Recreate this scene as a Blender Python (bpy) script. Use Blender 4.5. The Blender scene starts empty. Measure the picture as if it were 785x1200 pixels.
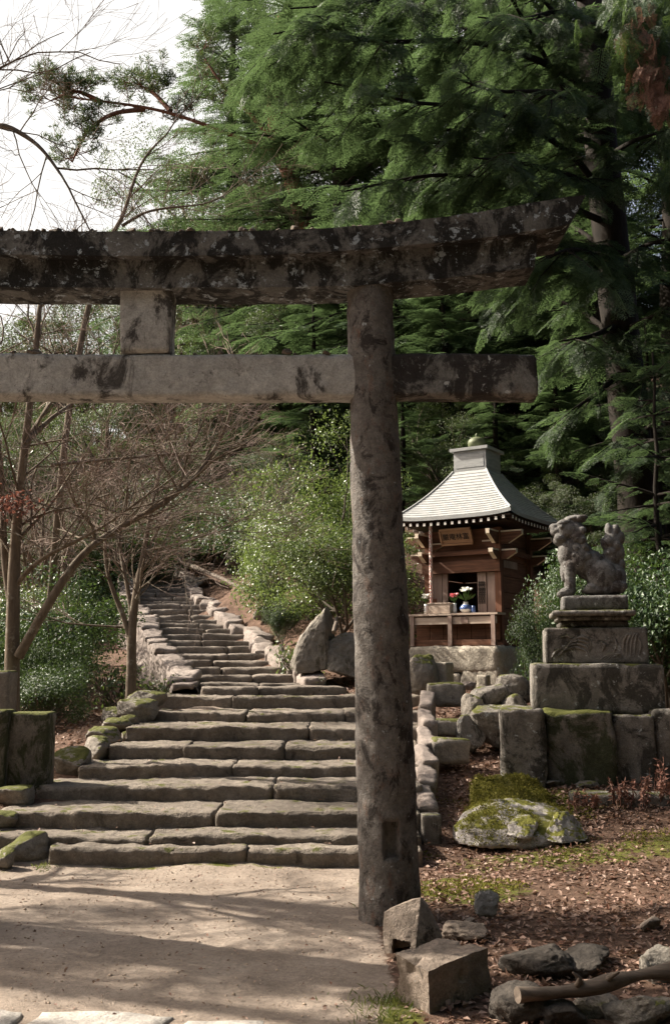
import bpy, bmesh, math, random
import numpy as np
from mathutils import Vector, Matrix, Euler
PI = math.pi
R = math.radians
rng = np.random.default_rng(7)
random.seed(7)
SC = bpy.context.scene
COL = SC.collection

# ------------------------------------------------------------------ camera model
F = 1167.0
HORIZON = 775.0
EYE = 1.6
PITCH = math.atan((HORIZON - 600.0) / F)
cP, sP = math.cos(PITCH), math.sin(PITCH)

def ray(px, py):
    u = (px - 392.5) / F
    v = (600.0 - py) / F
    return np.array([u, cP - v * sP, sP + v * cP])

def P(px, py, Y):
    d = ray(px, py)
    t = Y / d[1]
    return np.array([d[0] * t, Y, EYE + d[2] * t])

def PV(px, py, Y):
    return Vector(P(px, py, Y))

# ------------------------------------------------------------------ noise
def _h(ix, iy, iz, s):
    n = (ix * 374761393 + iy * 668265263 + iz * 2147483647 + s * 144665) & 0xFFFFFFFF
    n = ((n ^ (n >> 13)) * 1274126177) & 0xFFFFFFFF
    n = (n ^ (n >> 16)) & 0xFFFF
    return n / 65535.0

def vnoise(p, seed=0):
    p = np.asarray(p, float)
    i = np.floor(p).astype(np.int64)
    f = p - i
    f = f * f * (3 - 2 * f)
    x, y, z = i[:, 0], i[:, 1], i[:, 2]
    fx, fy, fz = f[:, 0], f[:, 1], f[:, 2]
    r = 0
    for a in (0, 1):
        for b in (0, 1):
            for c in (0, 1):
                w = (fx if a else 1 - fx) * (fy if b else 1 - fy) * (fz if c else 1 - fz)
                r = r + w * _h(x + a, y + b, z + c, seed)
    return r * 2 - 1

def fbm(p, seed=0, oct=4, gain=0.5):
    p = np.asarray(p, float)
    r, a, s = 0, 1.0, 0
    for k in range(oct):
        r = r + a * vnoise(p * (2.03 ** k) + 17.3 * k, seed + k)
        s += a
        a *= gain
    return r / s

# ------------------------------------------------------------------ mesh building
class MB:
    def __init__(self):
        self.v, self.f, self.m, self.n = [], [], [], 0
    def add(self, v, f, mi=0):
        v = np.asarray(v, float).reshape(-1, 3)
        f = np.asarray(f, np.int64)
        self.v.append(v)
        self.f.append(f + self.n)
        self.m.append(np.full(len(f), mi, np.int32))
        self.n += len(v)
        return self
    def data(self):
        return np.concatenate(self.v)
    def build(self, name, mats, parent=None, smooth=True, loc=None):
        if not isinstance(mats, (list, tuple)):
            mats = [mats]
        v = np.concatenate(self.v) if self.v else np.zeros((0, 3))
        me = bpy.data.meshes.new(name)
        if loc is not None:
            v = v - np.asarray(loc, float)
        nl = np.concatenate([np.full(len(f), f.shape[1], np.int32) for f in self.f])
        lv = np.concatenate([f.ravel() for f in self.f]).astype(np.int32)
        ls = np.concatenate([[0], np.cumsum(nl)[:-1]]).astype(np.int32)
        me.vertices.add(len(v)); me.vertices.foreach_set('co', v.astype(np.float32).ravel())
        me.loops.add(len(lv)); me.loops.foreach_set('vertex_index', lv)
        me.polygons.add(len(nl))
        me.polygons.foreach_set('loop_start', ls)
        me.polygons.foreach_set('loop_total', nl)
        me.polygons.foreach_set('material_index', np.concatenate(self.m))
        me.polygons.foreach_set('use_smooth', np.full(len(nl), bool(smooth)))
        me.update(calc_edges=True)
        me.validate()
        for m in mats:
            me.materials.append(m)
        o = bpy.data.objects.new(name, me)
        COL.objects.link(o)
        if parent is not None:
            o.parent = parent
        if loc is not None:
            o.location = loc
        return o

def xf(v, loc=(0, 0, 0), rot=(0, 0, 0), sc=1.0):
    M = np.array(Euler(rot).to_matrix())
    return (np.asarray(v) * sc) @ M.T + np.asarray(loc, float)

_gc = {}
def gridcube(sx, sy, sz, c):
    n = [max(1, int(round(s / c))) for s in (sx, sy, sz)]
    key = tuple(n)
    if key not in _gc:
        V, Fc, off = [], [], 0
        for ax in range(3):
            a, b = (ax + 1) % 3, (ax + 2) % 3
            for s in (-1, 1):
                A, B = np.meshgrid(np.linspace(-1, 1, n[a] + 1), np.linspace(-1, 1, n[b] + 1), indexing='ij')
                q = np.zeros((A.size, 3)); q[:, ax] = s; q[:, a] = A.ravel(); q[:, b] = B.ravel()
                i = np.arange((n[a] + 1) * (n[b] + 1)).reshape(n[a] + 1, n[b] + 1)
                f = np.stack([i[:-1, :-1], i[1:, :-1], i[1:, 1:], i[:-1, 1:]], -1).reshape(-1, 4)
                if s < 0:
                    f = f[:, ::-1]
                V.append(q); Fc.append(f + off); off += len(q)
        V = np.concatenate(V); Fc = np.concatenate(Fc)
        _, idx, inv = np.unique(np.round(V, 6), axis=0, return_index=True, return_inverse=True)
        inv = inv.ravel()
        _gc[key] = (V[idx], inv[Fc])
    v, f = _gc[key]
    return v * np.array([sx, sy, sz]) / 2, f

def block(sx, sy, sz, c=0.05, r=0.015, rough=0.006, seed=0, freq=6.0, big=0.0, chip=None):
    """a hewn stone or timber block centred on the origin"""
    v, f = gridcube(sx, sy, sz, c)
    h = np.array([sx, sy, sz]) / 2
    r = min(r, h.min() * 0.95)
    q = np.clip(v, -(h - r), h - r)
    d = v - q
    L = np.linalg.norm(d, axis=1, keepdims=True)
    d = d / np.maximum(L, 1e-9)
    v = q + d * r
    if rough > 0:
        so = np.array([seed * 3.7, seed * 1.3, seed * 7.1])
        v = v + d * (fbm(v * freq + so, seed, 4) * rough)[:, None]
        chip = rough * 1.3 if chip is None else chip
        if chip > 0:
            e = np.sort(np.abs(d), axis=1)[:, 1]
            v = v - d * (e * chip * np.maximum(0, fbm(v * 4.3 + so, seed + 5, 4, .65) + 0.12) * 2.6)[:, None]
        if big > 0:
            w = np.stack([vnoise(v * 1.6 + so + k * 9.1, seed + k) for k in range(3)], 1)
            v = v + w * big
    return v, f

def boxv(sx, sy, sz, loc=(0, 0, 0), rot=(0, 0, 0)):
    v = np.array([[x, y, z] for x in (-1, 1) for y in (-1, 1) for z in (-1, 1)], float) * np.array([sx, sy, sz]) / 2
    f = np.array([[0, 1, 3, 2], [4, 6, 7, 5], [0, 4, 5, 1], [2, 3, 7, 6], [0, 2, 6, 4], [1, 5, 7, 3]])
    return xf(v, loc, rot), f

def frames(poly):
    p = np.asarray(poly, float)
    t = np.gradient(p, axis=0)
    t /= np.maximum(np.linalg.norm(t, axis=1, keepdims=True), 1e-9)
    a = np.array([0, 0, 1.0]) if abs(t[0][2]) < 0.9 else np.array([1.0, 0, 0])
    N, B = [], []
    for k in range(len(p)):
        n = a - t[k] * np.dot(a, t[k])
        n /= max(np.linalg.norm(n), 1e-9)
        a = n
        N.append(n); B.append(np.cross(t[k], n))
    return p, t, np.array(N), np.array(B)

def tube(mb, poly, rad, n=8, mi=0, cap=True, bump=0.0, seed=0):
    p, t, N, B = frames(poly)
    rad = np.broadcast_to(np.asarray(rad, float), (len(p),))
    th = np.linspace(0, 2 * PI, n, endpoint=False)
    ring = N[:, None, :] * np.cos(th)[None, :, None] + B[:, None, :] * np.sin(th)[None, :, None]
    rr = np.broadcast_to(rad[:, None], (len(p), n)).copy()
    if bump > 0:
        q = (p[:, None, :] + ring * rad[:, None, None]).reshape(-1, 3)
        rr *= 1 + bump * fbm(q * np.array([5, 5, 2.0]) + seed, seed, 3).reshape(len(p), n)
    v = (p[:, None, :] + ring * rr[..., None]).reshape(-1, 3)
    i = np.arange(len(p) * n).reshape(len(p), n)
    j = np.roll(i, -1, 1)
    f = np.stack([i[:-1], j[:-1], j[1:], i[1:]], -1).reshape(-1, 4)
    mb.add(v, f, mi)
    if cap:
        mb.add(np.vstack([v[:n], p[:1]]), [[(k + 1) % n, k, n] for k in range(n)], mi)
        mb.add(np.vstack([v[-n:], p[-1:]]), [[k, (k + 1) % n, n] for k in range(n)], mi)

def segs(mb, p0, p1, r0, r1, mi=0):
    """many thin three-sided twigs at once"""
    p0, p1 = np.asarray(p0, float), np.asarray(p1, float)
    t = p1 - p0
    t /= np.maximum(np.linalg.norm(t, axis=1, keepdims=True), 1e-9)
    a = np.where(np.abs(t[:, 2:3]) < 0.9, np.array([[0, 0, 1.0]]), np.array([[1.0, 0, 0]]))
    n = np.cross(t, a); n /= np.linalg.norm(n, axis=1, keepdims=True)
    b = np.cross(t, n)
    V = []
    for p, r in ((p0, r0), (p1, r1)):
        for k in range(3):
            an = 2 * PI * k / 3
            V.append(p + (n * math.cos(an) + b * math.sin(an)) * np.asarray(r)[:, None])
    V = np.stack(V, 1)
    m = len(p0)
    base = (np.arange(m) * 6)[:, None]
    f = np.concatenate([base + np.array([[0, 1, 4, 3]]), base + np.array([[1, 2, 5, 4]]), base + np.array([[2, 0, 3, 5]])])
    mb.add(V.reshape(-1, 3), f, mi)

def leaves(mb, pos, d, nrm, L, W, fold=0.15, mi=0):
    pos, d, nrm = (np.asarray(a, float) for a in (pos, d, nrm))
    d = d / np.maximum(np.linalg.norm(d, axis=1, keepdims=True), 1e-9)
    s = np.cross(d, nrm); s /= np.maximum(np.linalg.norm(s, axis=1, keepdims=True), 1e-9)
    n = np.cross(s, d)
    L = np.broadcast_to(np.asarray(L, float), (len(pos),))[:, None]
    W = np.broadcast_to(np.asarray(W, float), (len(pos),))[:, None]
    up = n * W * fold
    V = np.stack([pos, pos + d * L * 0.45 - s * W / 2 + up, pos + d * L, pos + d * L * 0.45 + s * W / 2 + up], 1)
    i = (np.arange(len(pos)) * 4)[:, None]
    mb.add(V.reshape(-1, 3), np.concatenate([i + np.array([[0, 1, 2]]), i + np.array([[0, 2, 3]])]), mi)

_ico = {}
def ico(n):
    if n not in _ico:
        bm = bmesh.new()
        bmesh.ops.create_icosphere(bm, subdivisions=n, radius=1)
        bm.verts.ensure_lookup_table()
        v = np.array([q.co[:] for q in bm.verts]); f = np.array([[q.index for q in fc.verts] for fc in bm.faces])
        bm.free(); _ico[n] = (v, f)
    return _ico[n]

def hullv(pts, seed, rough=0.05, size=1.0, rounds=4, soft=2):
    """a rock: the hull of a few points, finely divided, softened and roughened"""
    bm = bmesh.new()
    for q in pts: bm.verts.new(q)
    bmesh.ops.convex_hull(bm, input=bm.verts[:])
    bmesh.ops.delete(bm, geom=[v for v in bm.verts if not v.link_faces], context='VERTS')
    for k in range(rounds):
        L = sorted(e.calc_length() for e in bm.edges); lim = L[int(len(L) * 0.9)] * 0.42
        bmesh.ops.subdivide_edges(bm, edges=[e for e in bm.edges if e.calc_length() > lim], cuts=1, use_grid_fill=True)
        bmesh.ops.triangulate(bm, faces=bm.faces[:])
        if k >= 1 and k <= soft: bmesh.ops.smooth_vert(bm, verts=bm.verts[:], factor=0.5, use_axis_x=True, use_axis_y=True, use_axis_z=True)
    bm.normal_update(); bm.verts.ensure_lookup_table(); bm.verts.index_update()
    v = np.array([q.co[:] for q in bm.verts]); n = np.array([q.normal[:] for q in bm.verts]); f = np.array([[q.index for q in fc.verts] for fc in bm.faces])
    bm.free()
    s = 1.0 / size
    d = fbm(v * s * 2.2 + seed, seed, 6, 0.62) * 1.5 - np.abs(fbm(v * s * 3.1 + seed * 2, seed + 9, 4, .6)) * 0.9
    return v + n * (d * rough * size)[:, None], f

def rockv(sx, sy, sz, seed, cuts=9, rough=0.10, sub=4, flat=0.62):
    """an irregular angular rock of about the given size; base near z = 0"""
    r = np.random.default_rng(seed)
    n = 9 + cuts // 2
    a = r.normal(size=(n, 3)); a /= np.linalg.norm(a, axis=1, keepdims=True)
    a = np.sign(a) * np.abs(a) ** (0.55 + 0.3 * flat)
    a /= np.abs(a).max(0)
    v, f = hullv(a, seed, rough * 0.75, 1.0, 4 if sub >= 4 else 2)
    v = v * np.array([sx, sy, sz]) / 2
    v[:, 2] += sz * 0.38
    return v, f

# ------------------------------------------------------------------ tagging
def tag(o, label=None, cat=None, group=None, kind=None):
    if label: o['label'] = label
    if cat: o['category'] = cat
    if group: o['group'] = group
    if kind: o['kind'] = kind
    return o

def empty(name, loc, label=None, cat=None, group=None, rz=0.0):
    o = bpy.data.objects.new(name, None)
    o.empty_display_size = 0.2
    COL.objects.link(o)
    o.location = loc; o.rotation_euler = (0, 0, rz)
    return tag(o, label, cat, group)

def copy_tree(o, parent=None):
    c = o.copy(); COL.objects.link(c)
    if parent is not None:
        c.parent = parent
    for ch in list(o.children):
        copy_tree(ch, c)
    return c

# ------------------------------------------------------------------ materials
class NT:
    def __init__(s, name):
        s.m = bpy.data.materials.new(name); s.m.use_nodes = True
        s.t = s.m.node_tree; s.t.nodes.clear()
        s.out = s.n('ShaderNodeOutputMaterial')
    def n(s, t, **k):
        x = s.t.nodes.new(t)
        for a, b in k.items():
            setattr(x, a, b)
        return x
    def l(s, a, b):
        s.t.links.new(a, b)
    def set(s, sock, v):
        if hasattr(v, 'is_linked') or isinstance(v, bpy.types.NodeSocket):
            s.l(v, sock)
        else:
            if isinstance(v, (tuple, list)) and len(v) == 3 and sock.type == 'RGBA':
                v = (*v, 1)
            sock.default_value = v
    def noise(s, co, scale, detail=5, rough=0.6, dist=0.0):
        x = s.n('ShaderNodeTexNoise')
        x.inputs['Scale'].default_value = scale; x.inputs['Detail'].default_value = detail
        x.inputs['Roughness'].default_value = rough; x.inputs['Distortion'].default_value = dist
        if co is not None: s.l(co, x.inputs['Vector'])
        return x.outputs['Fac']
    def ramp(s, fac, stops):
        x = s.n('ShaderNodeValToRGB')
        e = x.color_ramp.elements
        while len(e) < len(stops): e.new(0.5)
        for k, (p, c) in enumerate(stops):
            e[k].position = p
            e[k].color = (c, c, c, 1) if not isinstance(c, (tuple, list)) else (*c, 1)
        s.l(fac, x.inputs['Fac'])
        return x.outputs['Color']
    def mix(s, fac, a, b, mode='MIX'):
        x = s.n('ShaderNodeMix', data_type='RGBA', blend_type=mode)
        s.set(x.inputs[0], fac); s.set(x.inputs[6], a); s.set(x.inputs[7], b)
        return x.outputs[2]
    def math(s, op, a, b=0.0, clamp=False):
        x = s.n('ShaderNodeMath', operation=op); x.use_clamp = clamp
        s.set(x.inputs[0], a); s.set(x.inputs[1], b)
        return x.outputs[0]
    def mapping(s, co, scale):
        x = s.n('ShaderNodeMapping'); x.inputs['Scale'].default_value = scale
        s.l(co, x.inputs['Vector'])
        return x.outputs['Vector']
    def bump(s, h, strength=0.4, dist=0.02):
        x = s.n('ShaderNodeBump')
        x.inputs['Strength'].default_value = strength; x.inputs['Distance'].default_value = dist
        s.l(h, x.inputs['Height'])
        return x.outputs['Normal']
    def bsdf(s, col, rough=0.8, normal=None, spec=0.3, metal=0.0):
        x = s.n('ShaderNodeBsdfPrincipled')
        s.set(x.inputs['Base Color'], col); s.set(x.inputs['Roughness'], rough)
        x.inputs['Specular IOR Level'].default_value = spec
        x.inputs['Metallic'].default_value = metal
        if normal is not None: s.l(normal, x.inputs['Normal'])
        return x.outputs['BSDF']
    def done(s, sh):
        s.l(sh, s.out.inputs['Surface'])
        return s.m

def stone_mat(name, c1, c2, stain=None, stain_t=0.58, spot=None, spot_t=0.62, moss=0.0, moss_t=0.5, scale=1.0,
              bump=0.5, rough=0.9, tint=None, tint_t=0.6, island=0.0, bdist=0.022, mosscol=(0.060, 0.062, 0.016)):
    t = NT(name)
    co = t.n('ShaderNodeTexCoord').outputs['Object']
    col = t.ramp(t.noise(co, 3.0 * scale, 7, 0.65, 0.3), [(0.3, c1), (0.7, c2)])
    if tint is not None:
        fac = t.ramp(t.noise(t.mapping(co, (1.3, 1.3, 0.7)), 4.1 * scale, 6, 0.7), [(tint_t - 0.05, 0), (tint_t + 0.12, 0.8)])
        col = t.mix(fac, col, tint)
    if stain is not None:
        fac = t.ramp(t.noise(t.mapping(co, (1.1, 1.1, 0.75)), 2.9 * scale, 12, 0.74, 0.6), [(stain_t - 0.02, 0), (stain_t + 0.05, 0.9)])
        col = t.mix(fac, col, stain)
    if spot is not None:
        f1 = t.ramp(t.noise(co, 12 * scale, 8, 0.72, 0.3), [(spot_t, 0), (spot_t + 0.035, 0.9)])
        col = t.mix(f1, col, spot)
    if island > 0:
        col = t.mix(1.0, col, t.ramp(t.n('ShaderNodeNewGeometry').outputs['Random Per Island'], [(0.0, 1 - island), (1.0, 1 + island * .8)]), 'MULTIPLY')
    col = t.mix(1.0, col, t.ramp(t.noise(co, 75, 4, 0.75), [(0.28, 0.74), (0.72, 1.24)]), 'MULTIPLY')
    col = t.mix(1.0, col, t.ramp(t.noise(co, 16 * scale ** .5, 6, 0.75), [(0.3, 0.68), (0.7, 1.28)]), 'MULTIPLY')
    if moss > 0:
        nz = t.n('ShaderNodeSeparateXYZ'); t.l(t.n('ShaderNodeNewGeometry').outputs['Normal'], nz.inputs[0])
        a = t.math('MULTIPLY', t.ramp(nz.outputs['Z'], [(0.1, 0.0), (0.8, 1.0)]), moss)
        b = t.math('ADD', a, t.math('MULTIPLY', t.math('SUBTRACT', t.noise(co, 5 * scale, 6, 0.7), 0.5), 1.8))
        fac = t.ramp(b, [(moss_t, 0), (moss_t + 0.14, 1)])
        mc = t.mix(t.noise(co, 30, 4, 0.7), mosscol, tuple(c * 2.0 for c in mosscol))
        col = t.mix(fac, col, mc)
    h = t.math('ADD', t.math('ADD', t.noise(co, 13, 10, 0.72), t.math('MULTIPLY', t.noise(co, 90, 3, 0.6), 0.3)), t.math('MULTIPLY', t.noise(co, 38, 6, 0.7), 0.5))
    return t.done(t.bsdf(col, rough, t.bump(h, min(1.0, bump), bdist), 0.2))

def wood_mat(name, c1, c2, axis=2, rough=0.75, scale=1.0, bump=0.25):
    t = NT(name)
    co = t.n('ShaderNodeTexCoord').outputs['Object']
    sc = [18.0, 18.0, 18.0]; sc[axis] = 1.2
    a = t.noise(t.mapping(co, tuple(q * scale for q in sc)), 1.5, 6, 0.65, 0.4)
    b = t.noise(co, 2.2, 3, 0.5)
    col = t.ramp(a, [(0.3, c1), (0.72, c2)])
    col = t.mix(1.0, col, t.ramp(b, [(0.3, 0.7), (0.7, 1.2)]), 'MULTIPLY')
    return t.done(t.bsdf(col, rough, t.bump(a, bump, 0.008), 0.25))

def plain_mat(name, c, rough=0.6, spec=0.4, var=0.2):
    t = NT(name)
    co = t.n('ShaderNodeTexCoord').outputs['Object']
    col = t.mix(1.0, c, t.ramp(t.noise(co, 14, 4, 0.6), [(0.3, 1 - var), (0.7, 1 + var)]), 'MULTIPLY')
    return t.done(t.bsdf(col, rough, None, spec))

def leaf_mat(name, cols, trans=(0.16, 0.24, 0.04), tr=0.35, rough=0.42, spec=0.5):
    t = NT(name)
    g = t.n('ShaderNodeNewGeometry')
    n = len(cols)
    col = t.ramp(g.outputs['Random Per Island'], [(k / max(1, n - 1), c) for k, c in enumerate(cols)])
    oi = t.n('ShaderNodeObjectInfo')
    col = t.mix(1.0, col, t.ramp(oi.outputs['Random'], [(0.0, 0.72), (1.0, 1.25)]), 'MULTIPLY')
    a = t.bsdf(col, rough, None, spec)
    if tr <= 0: return t.done(a)
    tl = t.n('ShaderNodeBsdfTranslucent')
    t.l(t.mix(0.4, col, trans), tl.inputs['Color'])
    mx = t.n('ShaderNodeMixShader'); mx.inputs[0].default_value = tr
    t.l(a, mx.inputs[1]); t.l(tl.outputs[0], mx.inputs[2])
    return t.done(mx.outputs[0])

def bark_mat(name, c1, c2, lich=None, scale=1.0, moss=None):
    t = NT(name)
    co = t.n('ShaderNodeTexCoord').outputs['Object']
    a = t.noise(t.mapping(co, (9 * scale, 9 * scale, 2.2 * scale)), 1.6, 7, 0.7, 0.4)
    col = t.ramp(a, [(0.3, c1), (0.7, c2)])
    if lich:
        col = t.mix(t.ramp(t.noise(co, 6 * scale, 6, 0.7), [(0.56, 0), (0.66, 0.8)]), col, lich)
    return t.done(t.bsdf(col, 0.92, t.bump(a, 0.6, 0.02), 0.15))

M = {}
M['torii'] = stone_mat('torii_granite', (0.13, 0.123, 0.115), (0.24, 0.23, 0.215), stain=(0.024, 0.020, 0.019), stain_t=0.47,
                       spot=(0.42, 0.43, 0.425), spot_t=0.60, tint=(0.13, 0.09, 0.068), tint_t=0.58, moss=0.4, moss_t=0.64, bump=0.8)
M['torii_dark'] = stone_mat('torii_lichen_granite', (0.080, 0.075, 0.068), (0.19, 0.182, 0.172), stain=(0.012, 0.011, 0.0105), stain_t=0.475,
                       spot=(0.36, 0.40, 0.43), spot_t=0.58, tint=(0.15, 0.105, 0.075), tint_t=0.66, moss=0.6, moss_t=0.56, bump=0.9, scale=1.25)
M['torii_pale'] = stone_mat('torii_weathered_granite', (0.32, 0.305, 0.285), (0.46, 0.445, 0.42), stain=(0.035, 0.029, 0.026), stain_t=0.55,
                       spot=(0.06, 0.048, 0.044), spot_t=0.63, moss=0.5, moss_t=0.68, bump=0.6)
M['pillar'] = stone_mat('pillar_granite', (0.105, 0.092, 0.082), (0.205, 0.185, 0.168), stain=(0.034, 0.028, 0.025), stain_t=0.54,
                       spot=(0.42, 0.45, 0.46), spot_t=0.635, tint=(0.16, 0.085, 0.055), tint_t=0.60, bump=1.0, scale=2.4)
M['step'] = stone_mat('step_granite', (0.145, 0.120, 0.098), (0.275, 0.235, 0.195), island=.22, bdist=.05, stain=(0.075, 0.062, 0.052), stain_t=0.62, spot=(0.42, 0.40, 0.37), spot_t=0.66,
                      moss=0.5, moss_t=0.60, bump=0.8)
M['step_high'] = stone_mat('upper_step_granite', (0.145, 0.120, 0.098), (0.265, 0.225, 0.19), island=.25, bdist=.05, stain=(0.075, 0.062, 0.052), stain_t=0.6,
                      moss=0.4, moss_t=0.66, bump=0.8)
M['edge'] = stone_mat('mossy_edge_stone', (0.16, 0.14, 0.12), (0.30, 0.27, 0.235), stain=(0.06, 0.05, 0.045), stain_t=0.6, moss=0.75, moss_t=0.5, bump=0.8)
M['wall'] = stone_mat('parapet_stone', (0.19, 0.155, 0.135), (0.33, 0.28, 0.25), stain=(0.12, 0.10, 0.09), stain_t=0.62, moss=0.3, moss_t=0.6, bump=0.9)
M['ped'] = stone_mat('pedestal_stone', (0.14, 0.125, 0.11), (0.25, 0.225, 0.20), stain=(0.04, 0.036, 0.03), stain_t=0.5, spot=(0.40, 0.41, 0.40), spot_t=0.60,
                     moss=0.55, moss_t=0.5, bump=0.8)
M['ped_moss'] = stone_mat('mossy_wall_stone', (0.12, 0.105, 0.09), (0.22, 0.195, 0.165), stain=(0.04, 0.045, 0.02), stain_t=0.46, spot=(0.30, 0.30, 0.28), spot_t=0.66,
                     moss=0.8, moss_t=0.42, bump=1.0)
M['lion'] = stone_mat('carved_lion_stone', (0.095, 0.089, 0.083), (0.19, 0.181, 0.172), stain=(0.055, 0.045, 0.04), stain_t=0.52, spot=(0.38, 0.38, 0.37), spot_t=0.62,
                      moss=0.2, moss_t=0.6, scale=2.2, bump=0.7)
M['boulder'] = stone_mat('boulder_granite', (0.26, 0.235, 0.22), (0.42, 0.39, 0.365), stain=(0.15, 0.13, 0.115), stain_t=0.58, moss=0.66, moss_t=0.53, bump=0.9,
                         mosscol=(0.085, 0.083, 0.016))
M['rock'] = stone_mat('hillside_rock', (0.14, 0.125, 0.105), (0.26, 0.232, 0.20), stain=(0.08, 0.07, 0.05), stain_t=0.55, moss=0.5, moss_t=0.55, bump=1.0)
M['cut'] = stone_mat('broken_block_stone', (0.16, 0.125, 0.10), (0.30, 0.245, 0.20), stain=(0.05, 0.04, 0.034), stain_t=0.56, spot=(0.34, 0.36, 0.36), spot_t=0.66,
                     moss=0.15, moss_t=0.6, bump=0.9)
M['dark'] = stone_mat('darker_rock', (0.035, 0.03, 0.026), (0.10, 0.085, 0.072), stain=(0.02, 0.018, 0.016), stain_t=0.55, moss=0.3, moss_t=0.6, bump=1.0)  # much darker base than the other rocks
M['found'] = stone_mat('foundation_stone', (0.30, 0.265, 0.215), (0.42, 0.375, 0.31), stain=(0.16, 0.13, 0.10), stain_t=0.66, bump=1.0)
M['flag'] = stone_mat('flagstone', (0.34, 0.31, 0.28), (0.46, 0.43, 0.39), stain=(0.20, 0.17, 0.14), stain_t=0.62, bump=0.7)
M['wood'] = wood_mat('aged_red_brown_wood', (0.075, 0.030, 0.017), (0.21, 0.095, 0.055))
M['wood_h'] = wood_mat('aged_brown_board', (0.060, 0.026, 0.014), (0.18, 0.082, 0.047), axis=0)
M['wood_grey'] = wood_mat('weathered_grey_wood', (0.22, 0.15, 0.12), (0.36, 0.27, 0.23))
M['wood_rail'] = wood_mat('weathered_rail_wood', (0.36, 0.27, 0.21), (0.55, 0.45, 0.37), axis=0)
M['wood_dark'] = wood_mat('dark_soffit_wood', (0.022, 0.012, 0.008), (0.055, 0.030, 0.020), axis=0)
M['cream'] = plain_mat('cream_paint', (0.62, 0.52, 0.40), 0.6, 0.3, 0.15)
M['white'] = plain_mat('white_paint', (0.60, 0.57, 0.52), 0.55, 0.3, 0.08)
M['plaque'] = wood_mat('plaque_wood', (0.24, 0.13, 0.07), (0.38, 0.23, 0.13), axis=0)
M['ink'] = plain_mat('black_ink', (0.02, 0.018, 0.016), 0.7, 0.2, 0.1)
M['porcelain'] = plain_mat('white_porcelain', (0.78, 0.78, 0.76), 0.2, 0.6, 0.05)
M['blue'] = plain_mat('blue_glaze', (0.08, 0.13, 0.30), 0.2, 0.6, 0.1)
M['petal'] = plain_mat('white_petal', (0.80, 0.79, 0.74), 0.6, 0.2, 0.05)
M['pink'] = plain_mat('pink_petal', (0.75, 0.28, 0.30), 0.6, 0.2, 0.1)
M['stem'] = plain_mat('green_stem', (0.09, 0.16, 0.04), 0.6, 0.3, 0.2)
M['finial'] = plain_mat('green_bronze', (0.10, 0.115, 0.055), 0.6, 0.4, 0.35)
M['log'] = wood_mat('bare_log_wood', (0.06, 0.046, 0.036), (0.21, 0.165, 0.13), axis=0, bump=.6)
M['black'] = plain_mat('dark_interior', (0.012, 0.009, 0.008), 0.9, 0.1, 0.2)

def roof_mat():
    t = NT('grey_roof_sheet')
    co = t.n('ShaderNodeTexCoord').outputs['Object']
    col = t.ramp(t.noise(t.mapping(co, (3, 3, 12)), 2.0, 6, 0.65), [(0.3, (0.24, 0.245, 0.245)), (0.7, (0.38, 0.385, 0.38))])
    col = t.mix(t.ramp(t.noise(co, 5, 5, 0.7), [(0.58, 0), (0.7, 0.6)]), col, (0.22, 0.235, 0.215))
    return t.done(t.bsdf(col, 0.55, t.bump(t.noise(co, 30, 4, 0.6), 0.15, 0.01), 0.35))
M['roof'] = roof_mat()
def rope_mat():
    t = NT('twisted_rope')
    co = t.n('ShaderNodeTexCoord').outputs['Object']
    w = t.n('ShaderNodeTexWave', wave_type='BANDS', bands_direction='DIAGONAL'); w.inputs['Scale'].default_value = 9
    t.l(t.mapping(co, (3, 3, 1.4)), w.inputs['Vector'])
    col = t.ramp(w.outputs['Fac'], [(0.55, (0.78, 0.72, 0.66)), (0.75, (0.55, 0.16, 0.12))])
    return t.done(t.bsdf(col, 0.8, t.bump(w.outputs['Fac'], 0.5, 0.01), 0.2))
M['rope'] = rope_mat()

M['bark_maple'] = bark_mat('maple_bark', (0.075, 0.056, 0.042), (0.20, 0.16, 0.12), lich=(0.32, 0.30, 0.25))
M['twig'] = bark_mat('bare_twig_bark', (0.17, 0.125, 0.105), (0.36, 0.28, 0.24))
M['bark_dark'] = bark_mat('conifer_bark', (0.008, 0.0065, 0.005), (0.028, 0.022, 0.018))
M['bark_pine'] = bark_mat('red_pine_bark', (0.10, 0.045, 0.03), (0.22, 0.11, 0.075))
M['bark_oak'] = bark_mat('oak_bark', (0.07, 0.058, 0.046), (0.17, 0.145, 0.12))
M['lf_oak'] = leaf_mat('glossy_oak_leaf', [(0.028, 0.050, 0.016), (0.045, 0.070, 0.024), (0.075, 0.100, 0.040), (0.10, 0.105, 0.055)], tr=0.3, rough=0.5, spec=0.45)
M['lf_shrub'] = leaf_mat('bright_shrub_leaf', [(0.038, 0.068, 0.018), (0.066, 0.105, 0.028), (0.10, 0.145, 0.042), (0.14, 0.165, 0.055)], trans=(0.22, 0.29, 0.06), tr=0.42, rough=0.36, spec=0.55)
M['lf_cam'] = leaf_mat('camellia_leaf', [(0.020, 0.046, 0.014), (0.034, 0.070, 0.022), (0.06, 0.105, 0.03)], tr=0.25, rough=0.46, spec=0.5)
M['lf_fir'] = leaf_mat('fir_needle', [(0.016, 0.034, 0.017), (0.030, 0.054, 0.025), (0.056, 0.088, 0.036)], trans=(0.19, 0.29, 0.10), tr=0.45, rough=0.5, spec=0.4)
M['lf_ced'] = leaf_mat('cedar_needle', [(0.028, 0.060, 0.026), (0.045, 0.088, 0.034), (0.07, 0.12, 0.045)], tr=0.3, rough=0.5, spec=0.4)
M['lf_pine'] = leaf_mat('pine_needle', [(0.035, 0.058, 0.026), (0.055, 0.082, 0.036), (0.085, 0.11, 0.05)], tr=0.25, rough=0.55, spec=0.4)
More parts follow.
